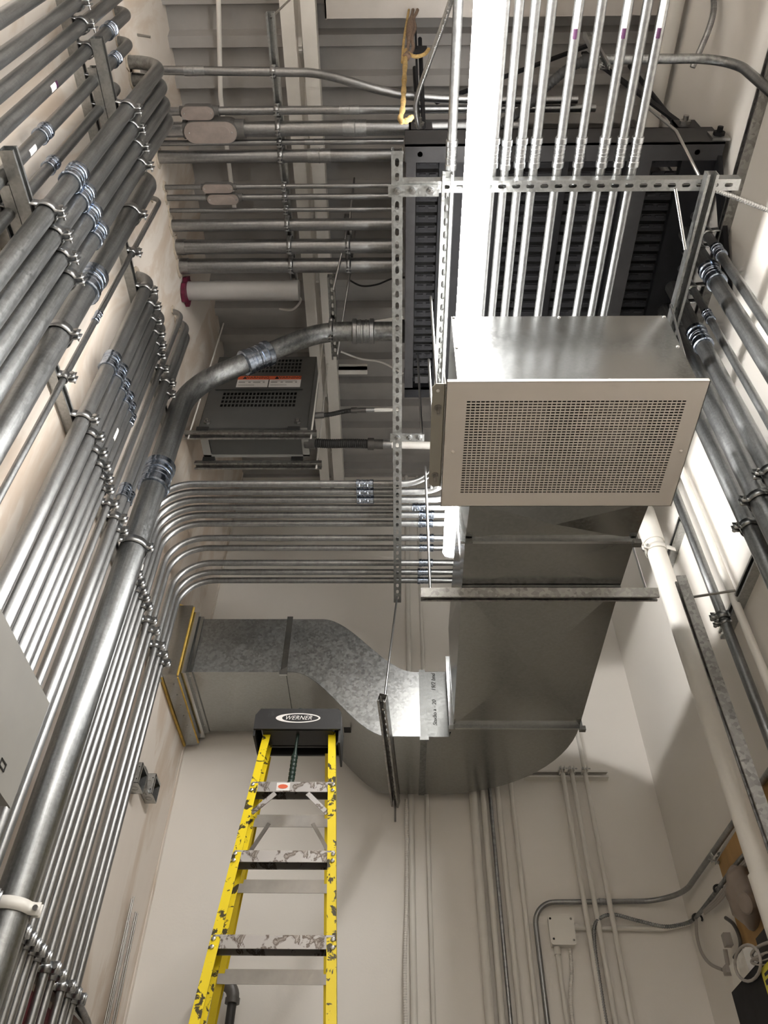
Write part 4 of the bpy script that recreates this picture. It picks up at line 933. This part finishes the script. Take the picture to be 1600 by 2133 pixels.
# flexible conduits leaving the grey cabinet
for lab, u0, v0, u1, v1, u2, r, Y in (('thin', 668, 865, 735, 855, 830, 0.014, 2.84), ('thick', 650, 922, 770, 925, 905, 0.027, 2.9)):
    a, b, c = at(u0, v0, 'Y', Y), at(u1, v1, 'Y', Y), at(u2, v1-2 if lab == 'thin' else v1+3, 'Y', Y)
    t = thing('flexible_conduit', '%s black flexible conduit between the grey cabinet and a pale pipe' % lab, 'conduit', a, 'black flexible conduits')
    pts = spline([a, a.lerp(b, 0.3)+Vector((0, 0, -0.006)), a.lerp(b, 0.7)+Vector((0, 0, 0.003)), b], 6); P('hose', flex(MB(), pts, r, 0.012, 0.06, 12), 'black_rubber', t)
    d = (c-b).normalized(); P('fitting', MB().lathe(b, d, [(-0.01, r), (-0.01, r*1.35), (0.025, r*1.35), (0.025, r*1.1), (0.08, r*1.1), (0.08, r*0.95)], 14), 'iron_fitting', t)
    P('fitting', MB().lathe(a, (pts[1]-a), [(-0.04, r), (-0.04, r*1.35), (0.02, r*1.4), (0.02, r)], 14), 'cast_dark', t)
    P('tube', MB().tube([b+d*0.05, c], r*0.85, 14), 'white_steel', t); P('connector', MB().lathe(b+d*0.08, d, [(0, r*0.95), (0, r*1.0), (0.05, r*1.0), (0.05, r*0.85)], 14), 'zinc', t)

# ================================================================== right wall
GR = 'vertical pipes on the right wall'
for lab, y, r, cp, m, cl in (('slim pipe with coupling, uppermost and rightmost of the right wall group', 1.51, 0.0195, (1490, 530), 'rigid_steel', True), ('thick pipe with ribbed coupling, upper of the two coupled thick ones on the right', 1.592, 0.0335, (1478, 562), 'rigid_steel', True),
                     ('slim pipe with small coupling beside the lower ribbed coupling on the right', 1.765, 0.0165, (1470, 664), 'rigid_steel', True), ('thick pipe with ribbed coupling, lower of the two coupled thick ones on the right', 1.862, 0.034, (1452, 692), 'rigid_steel', True),
                     ('thickest mottled pipe on the right wall, just right of the fan corner', 1.99, 0.0435, None, 'rigid_steel', True), ('thick pipe nearest the fan on the right wall, lowest dark clamp of three', 2.126, 0.033, None, 'rigid_steel', True)):
    x = 1.340 if r > 0.03 else 1.36
    t = thing('right_wall_pipe', lab, 'pipe', (x, y, 0), GR)
    P('tube', MB().tube([(x, y, 0), (x, y, 6.5)], r, 20), m, t)
    if cp: coupling(t, (x, y, at(cp[0], cp[1], 'X', x-r*0.6).z), (0, 0, 1), r, r*3.4+0.02)
    clamp(t, (x, y, 5.0), (0, 0, 1), (-1, 0, 0), r, XR-0.041-x, 'dark_clamp'); clamp(t, (x, y, 3.80), (0, 0, 1), (-1, 0, 0), r, XR-0.041-x, 'dark_clamp', 0.032)
t = thing('right_wall_pipe', 'bluish steel pipe right of the white painted pipe, clamped by the short rod', 'pipe', (1.385, 2.655, 0), GR)
P('tube', MB().tube([(1.385, 2.655, 0), (1.385, 2.655, 6.5)], 0.0215, 18), 'rigid_steel', t); clamp(t, (1.385, 2.655, 3.80), (0, 0, 1), (-1, 0, 0), 0.0215, 0.02, 'dark_clamp', 0.032); clamp(t, (1.385, 2.655, 3.765), (0, 0, 1), (-1, 0, 0), 0.018, 0.02, 'dark_clamp', 0.02)
single('right_wall_pipe', MB().tube([(1.405, 2.55, 0), (1.405, 2.55, 6.5)], 0.017, 16), 'white_paint', 'pale painted slim pipe running tight along the bluish steel pipe', 'pipe', GR)
wp = thing('white_pipe', 'thick white painted drain pipe near the right wall behind the long strut', 'pipe', (1.325, 2.94, 0))
P('tube', MB().tube([(1.325, 2.94, 0), (1.325, 2.94, 6.5)], 0.048, 24), 'white_paint', wp)
P('hub', MB().lathe((1.325, 2.94, 4.52), (0, 0, 1), [(0, 0.048), (0, 0.056), (0.24, 0.056), (0.24, 0.048)], 24), 'white_paint', wp)
P('hub', MB().lathe((1.325, 2.94, 2.84), (0, 0, -1), [(0, 0.048), (0, 0.056), (0.5, 0.056), (0.5, 0.048)], 24), 'white_paint', wp)
clamp(wp, (1.325, 2.94, 4.47), (0, 0, 1), (-0.9, -0.4, 0), 0.0485, 0.08, 'white_paint', 0.03, 0.04)
mb = MB(); strut(mb, (1.425, 2.75, 4.5), (1.425, 3.1, 4.5), (-1, 0, 0), slots=True); single('strut_rail', mb, 'strut_galv', 'short slotted strut on the right wall behind the white pipe clamp', 'strut', 'strut rails on the right wall')
vs = MB(); strut(vs, (1.245, 2.62, 0), (1.245, 2.62, 3.985), (-1, 0.12, 0), w=0.047); us = thing('upright_strut', 'long mottled upright strut in front of the white pipe at the lower right', 'strut', (1.245, 2.62, 0)); P('channel', vs, 'strut_dark', us)
P('tie_rod', MB().tube([(1.262, 2.615, 3.875), (1.405, 2.515, 3.825)], 0.0055, 8), 'rod_steel', us); shared('bolt', 'us', hw_bolt(0.006, 0.01), 'rod_steel', (1.262, 2.615, 3.875), us, aim((-1, 0, 0)))
# conduit crossing high on the right, bending down the wall, with its black whip
t = thing('looping_conduit', 'pale steel conduit high on the right that bends down the right wall', 'conduit', (1.0, 0.88, 5.24))
P('tube', MB().tube(fillet([(0.80, 0.88, 5.25), (1.365, 0.88, 5.25), (1.365, 0.88, 2.5)], 0.17, 12), 0.0185, 18), 'rigid_steel', t)
bw = spline([(0.80, 0.88, 5.25), (0.72, 0.9, 5.24), (0.62, 0.98, 5.24), (0.52, 1.08, 5.25), (0.40, 1.17, 5.3)], 8)
P('whip', flex(MB(), bw, 0.02, 0.014, 0.06, 12), 'black_rubber', t, 'black flexible whip'); P('fitting', MB().lathe((0.76, 0.885, 5.25), (1, 0, 0), [(0, 0.018), (0, 0.027), (0.06, 0.027), (0.06, 0.018)], 14), 'black_rubber', t)
mb = MB(); strut(mb, (0.815, 0.865, 5.08), (0.83, 0.855, 5.55), (0, -1, 0), slots=True, h=0.021); single('slotted_strut', mb, 'strut_galv', 'short slotted strut upright behind the conduits at the upper right', 'strut')
single('right_wall_pipe', MB().tube([(1.415, 0.62, 4.6), (1.415, 0.62, 6.5)], 0.013, 12), 'dull_steel', 'thin conduit beside the corner at the extreme upper right', 'pipe', GR)
single('right_wall_pipe', MB().tube(spline([(1.41, 0.66, 6.5), (1.41, 0.70, 6.0), (1.40, 0.80, 5.7), (1.33, 1.0, 5.6)], 8), 0.013, 12), 'dull_steel', 'curved thin conduit above the black bolted bracket at the upper right', 'pipe', GR)
fx = MB(); flex(fx, spline([at(1490, 396, 'Z', 4.60), at(1535, 412, 'Z', 4.62), at(1580, 430, 'Z', 4.62), at(1640, 452, 'Z', 4.66)], 8), 0.0085, 0.011, 0.2); single('armoured_cable', fx, 'bolt_steel', 'bright armoured cable leaving the right edge below the cross strut', 'cable')
fx = MB(); flex(fx, spline([(0.199, 0.38, 4.603), (0.190, 0.50, 4.61), (0.165, 0.62, 4.70), (0.125, 0.78, 4.86), (0.090, 0.93, 5.02), (0.082, 1.03, 5.16), (0.10, 1.15, 5.3)], 10), 0.0085, 0.010, 0.2); single('armoured_cable', fx, 'bolt_steel', 'thin armoured cable curving from the conduit by the light to the black frame', 'cable')
single('zip_tie', MB().lathe((0.199, 0.53, ZR), (0, 1, 0), [(0, 0.0166), (0, 0.0185), (0.006, 0.0185), (0.006, 0.0166)], 16).sphere((0.172, 0.533, ZR-0.002), 0.006, 0.005, 0.006), 'print_white', 'white zip tie on the conduit left of the strip light', 'zip tie')
# rope
rp = thing('rope', 'frayed yellow and brown rope hanging beside the black rods', 'rope', (0.06, 0.9, 5.4))
top = [at(868, -40, 'Y', 0.9), at(862, 10, 'Y', 0.9), at(856, 45, 'Y', 0.9), at(852, 85, 'Y', 0.9), at(846, 120, 'Y', 0.9)]
sp = spline(top, 6); P('tuft', MB().tube(sp, 0.012, 9, True, lambda i, L: 0.013+0.006*math.sin(i*0.55)).tube([p+Vector((0.018+0.006*math.sin(k), 0, 0.01)) for k, p in enumerate(sp)], 0.008, 8), 'rope_brown', rp)
low = [at(846, 105, 'Y', 0.9), at(843, 150, 'Y', 0.9), at(841, 190, 'Y', 0.9), at(839, 225, 'Y', 0.9), at(834, 250, 'Y', 0.9), at(846, 252, 'Y', 0.9), at(858, 244, 'Y', 0.9)]
sp = spline(low, 8); P('strand', MB().tube(sp, 0.009, 9, True, lambda i, L: 0.0095+0.0015*math.sin(i*1.3)), 'rope_hemp', rp)
lp = [at(848, 110, 'Y', 0.9), at(865, 118, 'Y', 0.9), at(884, 113, 'Y', 0.9), at(893, 103, 'Y', 0.9)]; P('strand', MB().tube(spline(lp, 6), 0.008, 8), 'rope_hemp', rp)
lp = [at(852, 20, 'Y', 0.9), at(842, 80, 'Y', 0.9), at(838, 130, 'Y', 0.9)]; P('strand', MB().tube(spline(lp, 6), 0.006, 8), 'rope_hemp', rp)
single('loose_cable', MB().tube(spline([(-0.30, 2.42, 6.4), (-0.22, 2.44, 6.36), (-0.12, 2.43, 6.36), (-0.02, 2.40, 6.38), (0.1, 2.40, 6.4)], 8), 0.006, 8), 'black_rubber', 'thin black cable sagging above the thick bent conduit coupling', 'cable')
single('loose_cable', MB().tube(spline([(-0.38, 2.95, 6.4), (-0.25, 3.02, 6.42), (-0.1, 3.05, 6.42), (0.05, 3.13, 6.4)], 8), 0.007, 8), 'white_steel', 'pale cable curving from the joist to behind the long slotted strut', 'cable')
single('loose_cable', MB().tube(spline([(-0.62, 2.3, 6.0), (-0.60, 2.45, 6.2), (-0.68, 2.6, 6.35), (-0.78, 2.65, 6.45)], 8), 0.007, 8), 'white_steel', 'pale cable looping above the grey cabinet below the white stub', 'cable')

# ================================================================== back wall
GB = 'painted conduits on the back wall'
for lab, x, r, m, zt_ in (('pale conduit with armoured cable strapped along it on the back wall', 0.079, 0.0165, 'wall_pipe_paint', 6.5), ('slim pale conduit standing alone right of the cable-wrapped one', 0.167, 0.0115, 'wall_pipe_paint', 6.5),
                        ('thickest pale conduit on the back wall below the duct elbow', 0.423, 0.0225, 'wall_pipe_paint', 6.5), ('pale conduit directly right of the thickest on the back wall', 0.478, 0.016, 'wall_pipe_paint', 6.5),
                        ('bare grey slim conduit between pale ones on the back wall', 0.516, 0.0095, 'dull_steel', 6.5), ('pale conduit right of the bare grey slim conduit', 0.560, 0.0145, 'wall_pipe_paint', 6.5),
                        ('slim pale conduit left of the shiny conduit bend on the back wall', 0.637, 0.0125, 'wall_pipe_paint', 6.5)):
    single('back_wall_conduit', MB().tube([(x, YB-0.03, 0), (x, YB-0.03, zt_)], r, 14), m, lab, 'conduit', GB)
mb = MB(); strut(mb, (0.72, YB-0.0205, 3.91), (1.19, YB-0.0205, 3.91), (0, -1, 0)); single('strut_rail', mb, 'wall_pipe_paint', 'pale painted strut on the back wall right of the duct elbow', 'strut', 'strut rails on the back wall')
for i, x in enumerate((0.932, 0.984, 1.058)):
    t = thing('back_wall_conduit', 'pale conduit clamped to the painted back wall strut, %s of three from left' % ORD[i], 'conduit', (x, YB-0.055, 0), 'three conduits on the painted strut')
    P('tube', MB().tube([(x, YB-0.055, 0), (x, YB-0.055, 3.945 if i < 2 else 4.2)], 0.0125, 14), 'wall_pipe_paint', t); clamp(t, (x, YB-0.055, 3.915), (0, 0, 1), (0, -1, 0), 0.0125, 0.016, 'wall_pipe_paint', 0.026)
fx = MB(); flex(fx, spline([(0.052, YB-0.04, 1.6), (0.042, YB-0.06, 2.5), (0.038, YB-0.06, 2.9), (0.05, YB-0.05, 3.2), (0.055, YB-0.045, 3.5), (0.055, YB-0.045, 3.75)], 10), 0.0085, 0.011, 0.18); single('armoured_cable', fx, 'wall_pipe_paint', 'pale armoured cable hanging along the back wall conduit below the trapeze', 'cable')
t = thing('shiny_conduit', 'shiny conduit rising on the back wall and bending right along both walls', 'conduit', (0.683, YB-0.028, 0))
P('tube', MB().tube(fillet([(0.683, YB-0.028, 0), (0.683, YB-0.028, 3.215), (1.37, YB-0.028, 3.225), (XR-0.034, 3.98, 3.215), (XR-0.034, 2.75, 3.165)], [0.11, 0.2, 0.2], 10), 0.0125, 14), 'conduit_steel', t)
coupling(t, (1.043, YB-0.028, 3.22), (1, 0, 0), 0.0125, 0.06, 'zinc'); clamp(t, (XR-0.028, 3.56, 3.19), (0, 1, 0), (-0.4, 0, -1), 0.0125, 0.014, 'strut_galv', 0.02)
jb = thing('junction_box', 'pale square junction box on the back wall, four screw holes', 'junction box', (0.80, YB-0.04, 3.01))
P('body', MB().box(0.748, 0.858, YB-0.05, YB, 3.012, 3.142), 'wall_pipe_paint', jb)
cov = []
for (sx, sz, a0) in ((-1, -1, math.pi), (1, -1, 1.5*math.pi), (1, 1, 0), (-1, 1, math.pi/2)):
    for k in range(4): a = a0+math.pi/2*k/3; cov.append((0.803+sx*0.048+0.014*math.cos(a), YB-0.057, 3.077+sz*0.054+0.014*math.sin(a)))
P('cover', MB().slab(cov, (0, 0.007, 0)), 'white_paint', jb)
for x, z, m in ((0.752, 3.128, 'dark_hollow'), (0.757, 3.035, 'dark_hollow'), (0.853, 3.128, 'rod_steel'), (0.853, 3.03, 'rod_steel')): shared('screw', m, hw_screw(0.0055), m, (x, YB-0.057, z), jb, aim((0, -1, 0)))
single('back_wall_conduit', MB().tube([(0.772, YB-0.022, 0), (0.772, YB-0.022, 3.012)], 0.0115, 12).lathe((0.772, YB-0.022, 2.975), (0, 0, 1), [(0, 0.0115), (0, 0.016), (0.035, 0.016), (0.035, 0)], 12), 'wall_pipe_paint', 'pale conduit rising into the underside of the junction box', 'conduit', GB)
single('back_wall_conduit', MB().tube([(0.862, YB-0.022, 3.10), (1.30, YB-0.022, 3.095), (XR-0.01, YB-0.03, 3.12)], 0.0125, 12).lathe((0.858, YB-0.022, 3.10), (1, 0, 0), [(0, 0.0125), (0, 0.016), (0.03, 0.016), (0.03, 0.0125)], 12), 'wall_pipe_paint', 'pale conduit leaving the right side of the junction box', 'conduit', GB)
fx = MB(); flex(fx, spline([(0.835, YB-0.025, 3.0), (0.825, YB-0.03, 2.9), (0.80, YB-0.03, 2.78), (0.797, YB-0.03, 2.6), (0.80, YB-0.03, 2.2)], 10), 0.0075, 0.010, 0.18); single('armoured_cable', fx, 'wall_pipe_paint', 'pale armoured cable dropping from the junction box underside', 'cable')
mc = [at(1268, 2160, 'Y', YB-0.06), at(1250, 2050, 'Y', YB-0.06), at(1238, 1960, 'Y', YB-0.06), at(1243, 1920, 'Y', YB-0.06), at(1275, 1905, 'Y', YB-0.05), at(1330, 1918, 'Y', YB-0.04), at(1385, 1930, 'Y', YB-0.04), at(1430, 1923, 'X', XR-0.03), at(1452, 1908, 'X', XR-0.03), at(1490, 1860, 'X', XR-0.03), at(1530, 1805, 'X', XR-0.03), at(1570, 1760, 'X', XR-0.03)]
fx = MB(); flex(fx, spline(mc, 10), 0.0085, 0.011, 0.16); single('armoured_cable', fx, 'rigid_steel', 'grey armoured cable arching on the back wall towards the plywood board', 'cable')
# ---- right corner: plywood backboard and telephone gear
single('plywood_board', MB().box(XR-0.018, XR, 2.75, 3.575, 2.2, 3.17), 'plywood', 'plywood backboard on the right wall behind the grey wrapped device', 'board')
for i, dv in enumerate((0, 7, 14)):
    pts = [at(1466+i, 1898+dv*0.4, 'X', XR-0.04), at(1500, 1862+dv, 'X', XR-0.04), at(1535, 1812+dv, 'X', XR-0.045), at(1575, 1768+dv, 'X', XR-0.045)]
    single('grey_cable', MB().tube(spline(pts, 8), 0.0055, 8), 'cable_grey', 'grey cable strung across the plywood, %s of three from the top' % ORD[i], 'cable', 'grey cables across the plywood')
for i, (u, v) in enumerate(((1453, 1913), (1498, 1853))):
    c = at(u, v, 'X', XR-0.03); single('cable_hook', MB().tube([c+Vector((-0.022*math.cos(a), 0.0, 0.02*math.sin(a))) for a in [k*math.pi/8-0.6 for k in range(12)]], 0.005, 8), 'black_rubber', 'small black cable hook, %s towards the plywood board' % ('lower' if i == 0 else 'upper'), 'hook', 'black cable hooks')
c = at(1550, 1865, 'X', 1.375)
wr = thing('wrapped_device', 'grey-brown plastic-wrapped device with round front on the plywood board', 'device', c)
m = MB(); m.sphere((0, 0, 0), 0.055, 0.085, 0.12, 20, 14); random.seed(9)
for k, v in enumerate(m.v):
    s_ = 1+0.16*math.sin(v.y*55+v.z*31)+0.08*math.sin(v.z*90); m.v[k] = c+Vector((v.x*s_, v.y*s_, v.z*(1+0.1*math.sin(v.y*60))))
P('wrapping', m, 'vinyl_grey', wr)
c2 = at(1542, 1880, 'X', 1.315); P('round_face', MB().lathe(c2+Vector((0.035, 0, 0)), (-1, -0.25, -0.2), [(0, 0.04), (0.02, 0.04), (0.024, 0.034), (0.024, 0)], 20), 'vinyl_grey', wr)
kb = thing('black_cabinet', 'black equipment box on the lower right wall with yellow label', 'cabinet', (1.36, 3.2, 2.0))
P('body', MB().box(1.285, XR-0.019, 3.0, 3.46, 1.6, 2.61), 'black_steel', kb); P('label', MB().box(1.284, 1.285, 3.02, 3.125, 2.5, 2.585), 'print_yellow', kb, 'yellow printed label'); P('print_line', MB().box(1.2832, 1.284, 3.04, 3.11, 2.53, 2.545).box(1.2832, 1.284, 3.04, 3.10, 2.555, 2.565), 'print_black', kb)
single('white_module', MB().box(1.30, XR-0.02, 3.27, 3.45, 2.612, 2.70).box(1.32, XR-0.02, 3.29, 3.37, 2.70, 2.715), 'white_paint', 'white plastic module on top of the black equipment box', 'module')
single('black_module', MB().box(1.34, XR-0.02, 3.02, 3.22, 2.612, 2.72).box(1.35, XR-0.02, 3.04, 3.12, 2.72, 2.76), 'black_rubber', 'small black module behind the coiled grey cable', 'module')
lo = [at(1540+27*math.cos(a)*1.0+18, 2006+38*math.sin(a), 'X', 1.275) for a in [k*2*math.pi/20 for k in range(21)]]
single('grey_cable', MB().tube(lo, 0.0055, 8), 'cable_grey', 'loop of grey cable in front of the white plastic module', 'cable')
for i, dy in enumerate((0, 0.03)):
    pts = [at(1610, 1960+i*22, 'X', 1.29), at(1580, 1972+i*20, 'X', 1.29), at(1566, 1990+i*14, 'X', 1.29), at(1585, 2002+i*8, 'X', 1.29), at(1620, 1990+i*16, 'X', 1.29)]
    single('grey_cable', MB().tube(spline(pts, 8), 0.006, 8), 'cable_grey', 'coiled grey cable at the right edge, %s coil' % ('upper' if i == 0 else 'lower'), 'cable')
pts = [at(1450, 1915, 'X', 1.41), at(1452, 1950, 'X', 1.41), at(1462, 1985, 'X', 1.41), at(1480, 2008, 'X', 1.405), at(1505, 2020, 'X', 1.40)]
single('grey_cable', MB().tube(spline(pts, 8), 0.0075, 8), 'cable_grey', 'pale taped cable curving down the corner to the grey splitter', 'cable')
single('splitter', MB().box(1.39, 1.425, 3.73, 3.775, 2.765, 2.795).lathe((1.405, 3.74, 2.795), (0, -0.35, 1), [(0, 0.009), (0.06, 0.009), (0.06, 0)], 10).box(1.39, 1.42, 3.65, 3.685, 2.845, 2.895), 'cable_grey', 'grey cable splitter hanging beside the plywood board', 'splitter')
pts = [at(1512, 1912, 'X', 1.41), at(1528, 1925, 'X', 1.41), at(1540, 1950, 'X', 1.41), at(1542, 1975, 'X', 1.41), at(1530, 1995, 'X', 1.41)]
single('dark_cable', MB().tube(spline(pts, 8), 0.008, 8), 'iron_fitting', 'dark cable bundle hanging along the left edge of the plywood', 'cable')

# ================================================================== lower left
ww = thing('wireway', 'grey steel wireway cover at the left edge in front of the conduits', 'wireway', (-1.05, 1.3, 2.587))
P('cover', MB().box(-1.006, -1.0, 0.2, 1.965, 2.587, 2.905), 'panel_grey', ww); P('trough', MB().box(-1.108, -1.006, 0.2, 1.96, 2.59, 2.902), 'panel_grey', ww)
P('latch', MB().box(-1.0, -0.998, 1.825, 1.86, 2.63, 2.634).box(-1.0, -0.998, 1.825, 1.86, 2.648, 2.652).box(-1.0, -0.998, 1.825, 1.829, 2.63, 2.652).box(-1.0, -0.998, 1.856, 1.86, 2.63, 2.652), 'print_black', ww)
def sqbox(lab, y, z):
    t = thing('metal_box', lab, 'electrical box', (XL+0.03, y, z), 'square metal boxes on the left wall')
    w = 0.052; x0, x1 = XL, XL+0.056
    P('shell', MB().box(x0, x1, y-w, y-w+0.002, z-w, z+w).box(x0, x1, y+w-0.002, y+w, z-w, z+w).box(x0, x1, y-w, y+w, z-w, z-w+0.002).box(x0, x1, y-w, y+w, z+w-0.002, z+w).box(x0, x0+0.002, y-w, y+w, z-w, z+w), 'strut_galv', t)
    P('lip', MB().box(x1-0.002, x1, y-w, y-w+0.014, z-w, z+w).box(x1-0.002, x1, y-w, y+w, z+w-0.012, z+w), 'strut_galv', t)
    P('knockout', MB().lathe((x0+0.03, y-w-0.0005, z), (0, -1, 0), [(0, 0.016), (0.001, 0.016), (0.001, 0.0145), (0.0, 0.0145)], 16), 'dull_steel', t); P('knockout', MB().lathe((x0+0.03, y, z-w-0.0005), (0, 0, -1), [(0, 0.016), (0.001, 0.016), (0.001, 0.0145), (0.0, 0.0145)], 16), 'dull_steel', t)
    for dz in (0.03, -0.03): shared('screw', 'sq', hw_screw(0.003), 'dark_hollow', (x1-0.012, y-w, z+dz), t, aim((0, -1, 0)))
sqbox('open square metal box on the left wall standing clear of the conduits', 3.69, 3.56); sqbox('open square metal box half hidden behind the rightmost wall conduit', 3.46, 3.49)
single('conduit_nipple', MB().tube(fillet([(XL+0.03, 3.51, 3.57), (XL+0.03, 3.56, 3.57), (XL+0.03, 3.60, 3.515), (XL+0.03, 3.65, 3.515)], 0.03, 6), 0.0115, 12), 'conduit_steel', 'short offset conduit joining the two square metal boxes', 'conduit')
for i, (u, v) in enumerate(((275, 1872), (279, 1868), (283, 1900), (268, 1928), (286, 1903))):
    p = at(u, v, 'X', XL+0.022); single('leaning_rod', MB().tube([(XL+0.07, p.y+0.02*(i-2), 0), p], 0.0042, 8), 'rod_steel', 'thin threaded rod leaning in the left corner, %s' % ('tallest by the wall', 'tallest, right of its twin', 'second tallest in front', 'shortest', 'rightmost of the bundle')[i], 'rod', 'rods leaning in the corner')
t = thing('black_pipe', 'black iron pipe with grey elbow on the back wall behind the ladder', 'pipe', (-0.75, YB-0.1, 2.0))
P('tube', MB().tube([(-0.748, YB-0.1, 0), (-0.748, YB-0.1, 2.76)], 0.021, 16), 'black_iron', t)
P('elbow', MB().tube(fillet([(-0.748, YB-0.1, 2.74), (-0.748, YB-0.1, 2.815), (-0.86, YB-0.1, 2.815)], 0.055, 8), 0.029, 16).lathe((-0.748, YB-0.1, 2.735), (0, 0, 1), [(0, 0.021), (0, 0.034), (0.022, 0.034), (0.022, 0.029)], 16), 'iron_fitting', t)
P('coupler', MB().lathe((-0.80, YB-0.1, 2.815), (-1, 0, 0), [(0, 0.029), (0, 0.035), (0.02, 0.035), (0.02, 0.03), (0.09, 0.03), (0.09, 0)], 16), 'iron_fitting', t); P('escutcheon', MB().lathe((-0.86, YB, 2.80), (0, -1, 0), [(0, 0.05), (0.02, 0.045), (0.02, 0)], 18), 'zinc', t); P('nipple', MB().tube([(-0.86, YB-0.01, 2.81), (-0.86, YB-0.1, 2.815)], 0.024, 14), 'black_iron', t)
single('red_panel', MB().box(XL, XL+0.012, 2.45, 3.62, 1.2, 2.47), 'deep_red', 'dark red panel on the left wall behind the lowest conduits', 'panel')
t = thing('grey_loop_conduit', 'grey conduit loop at the bottom left beyond the last clamp', 'conduit', (XL+0.06, 3.5, 2.3))
P('tube', MB().tube(fillet([(XL+0.03, 3.36, 2.56), (XL+0.05, 3.60, 2.50), (XL+0.05, 3.62, 2.0)], 0.09, 8), 0.016, 14), 'dull_steel', t)
P('tube', MB().tube(fillet([(XL+0.03, 3.34, 2.47), (XL+0.05, 3.50, 2.43)], 0.05, 6), 0.010, 12), 'dull_steel', t)
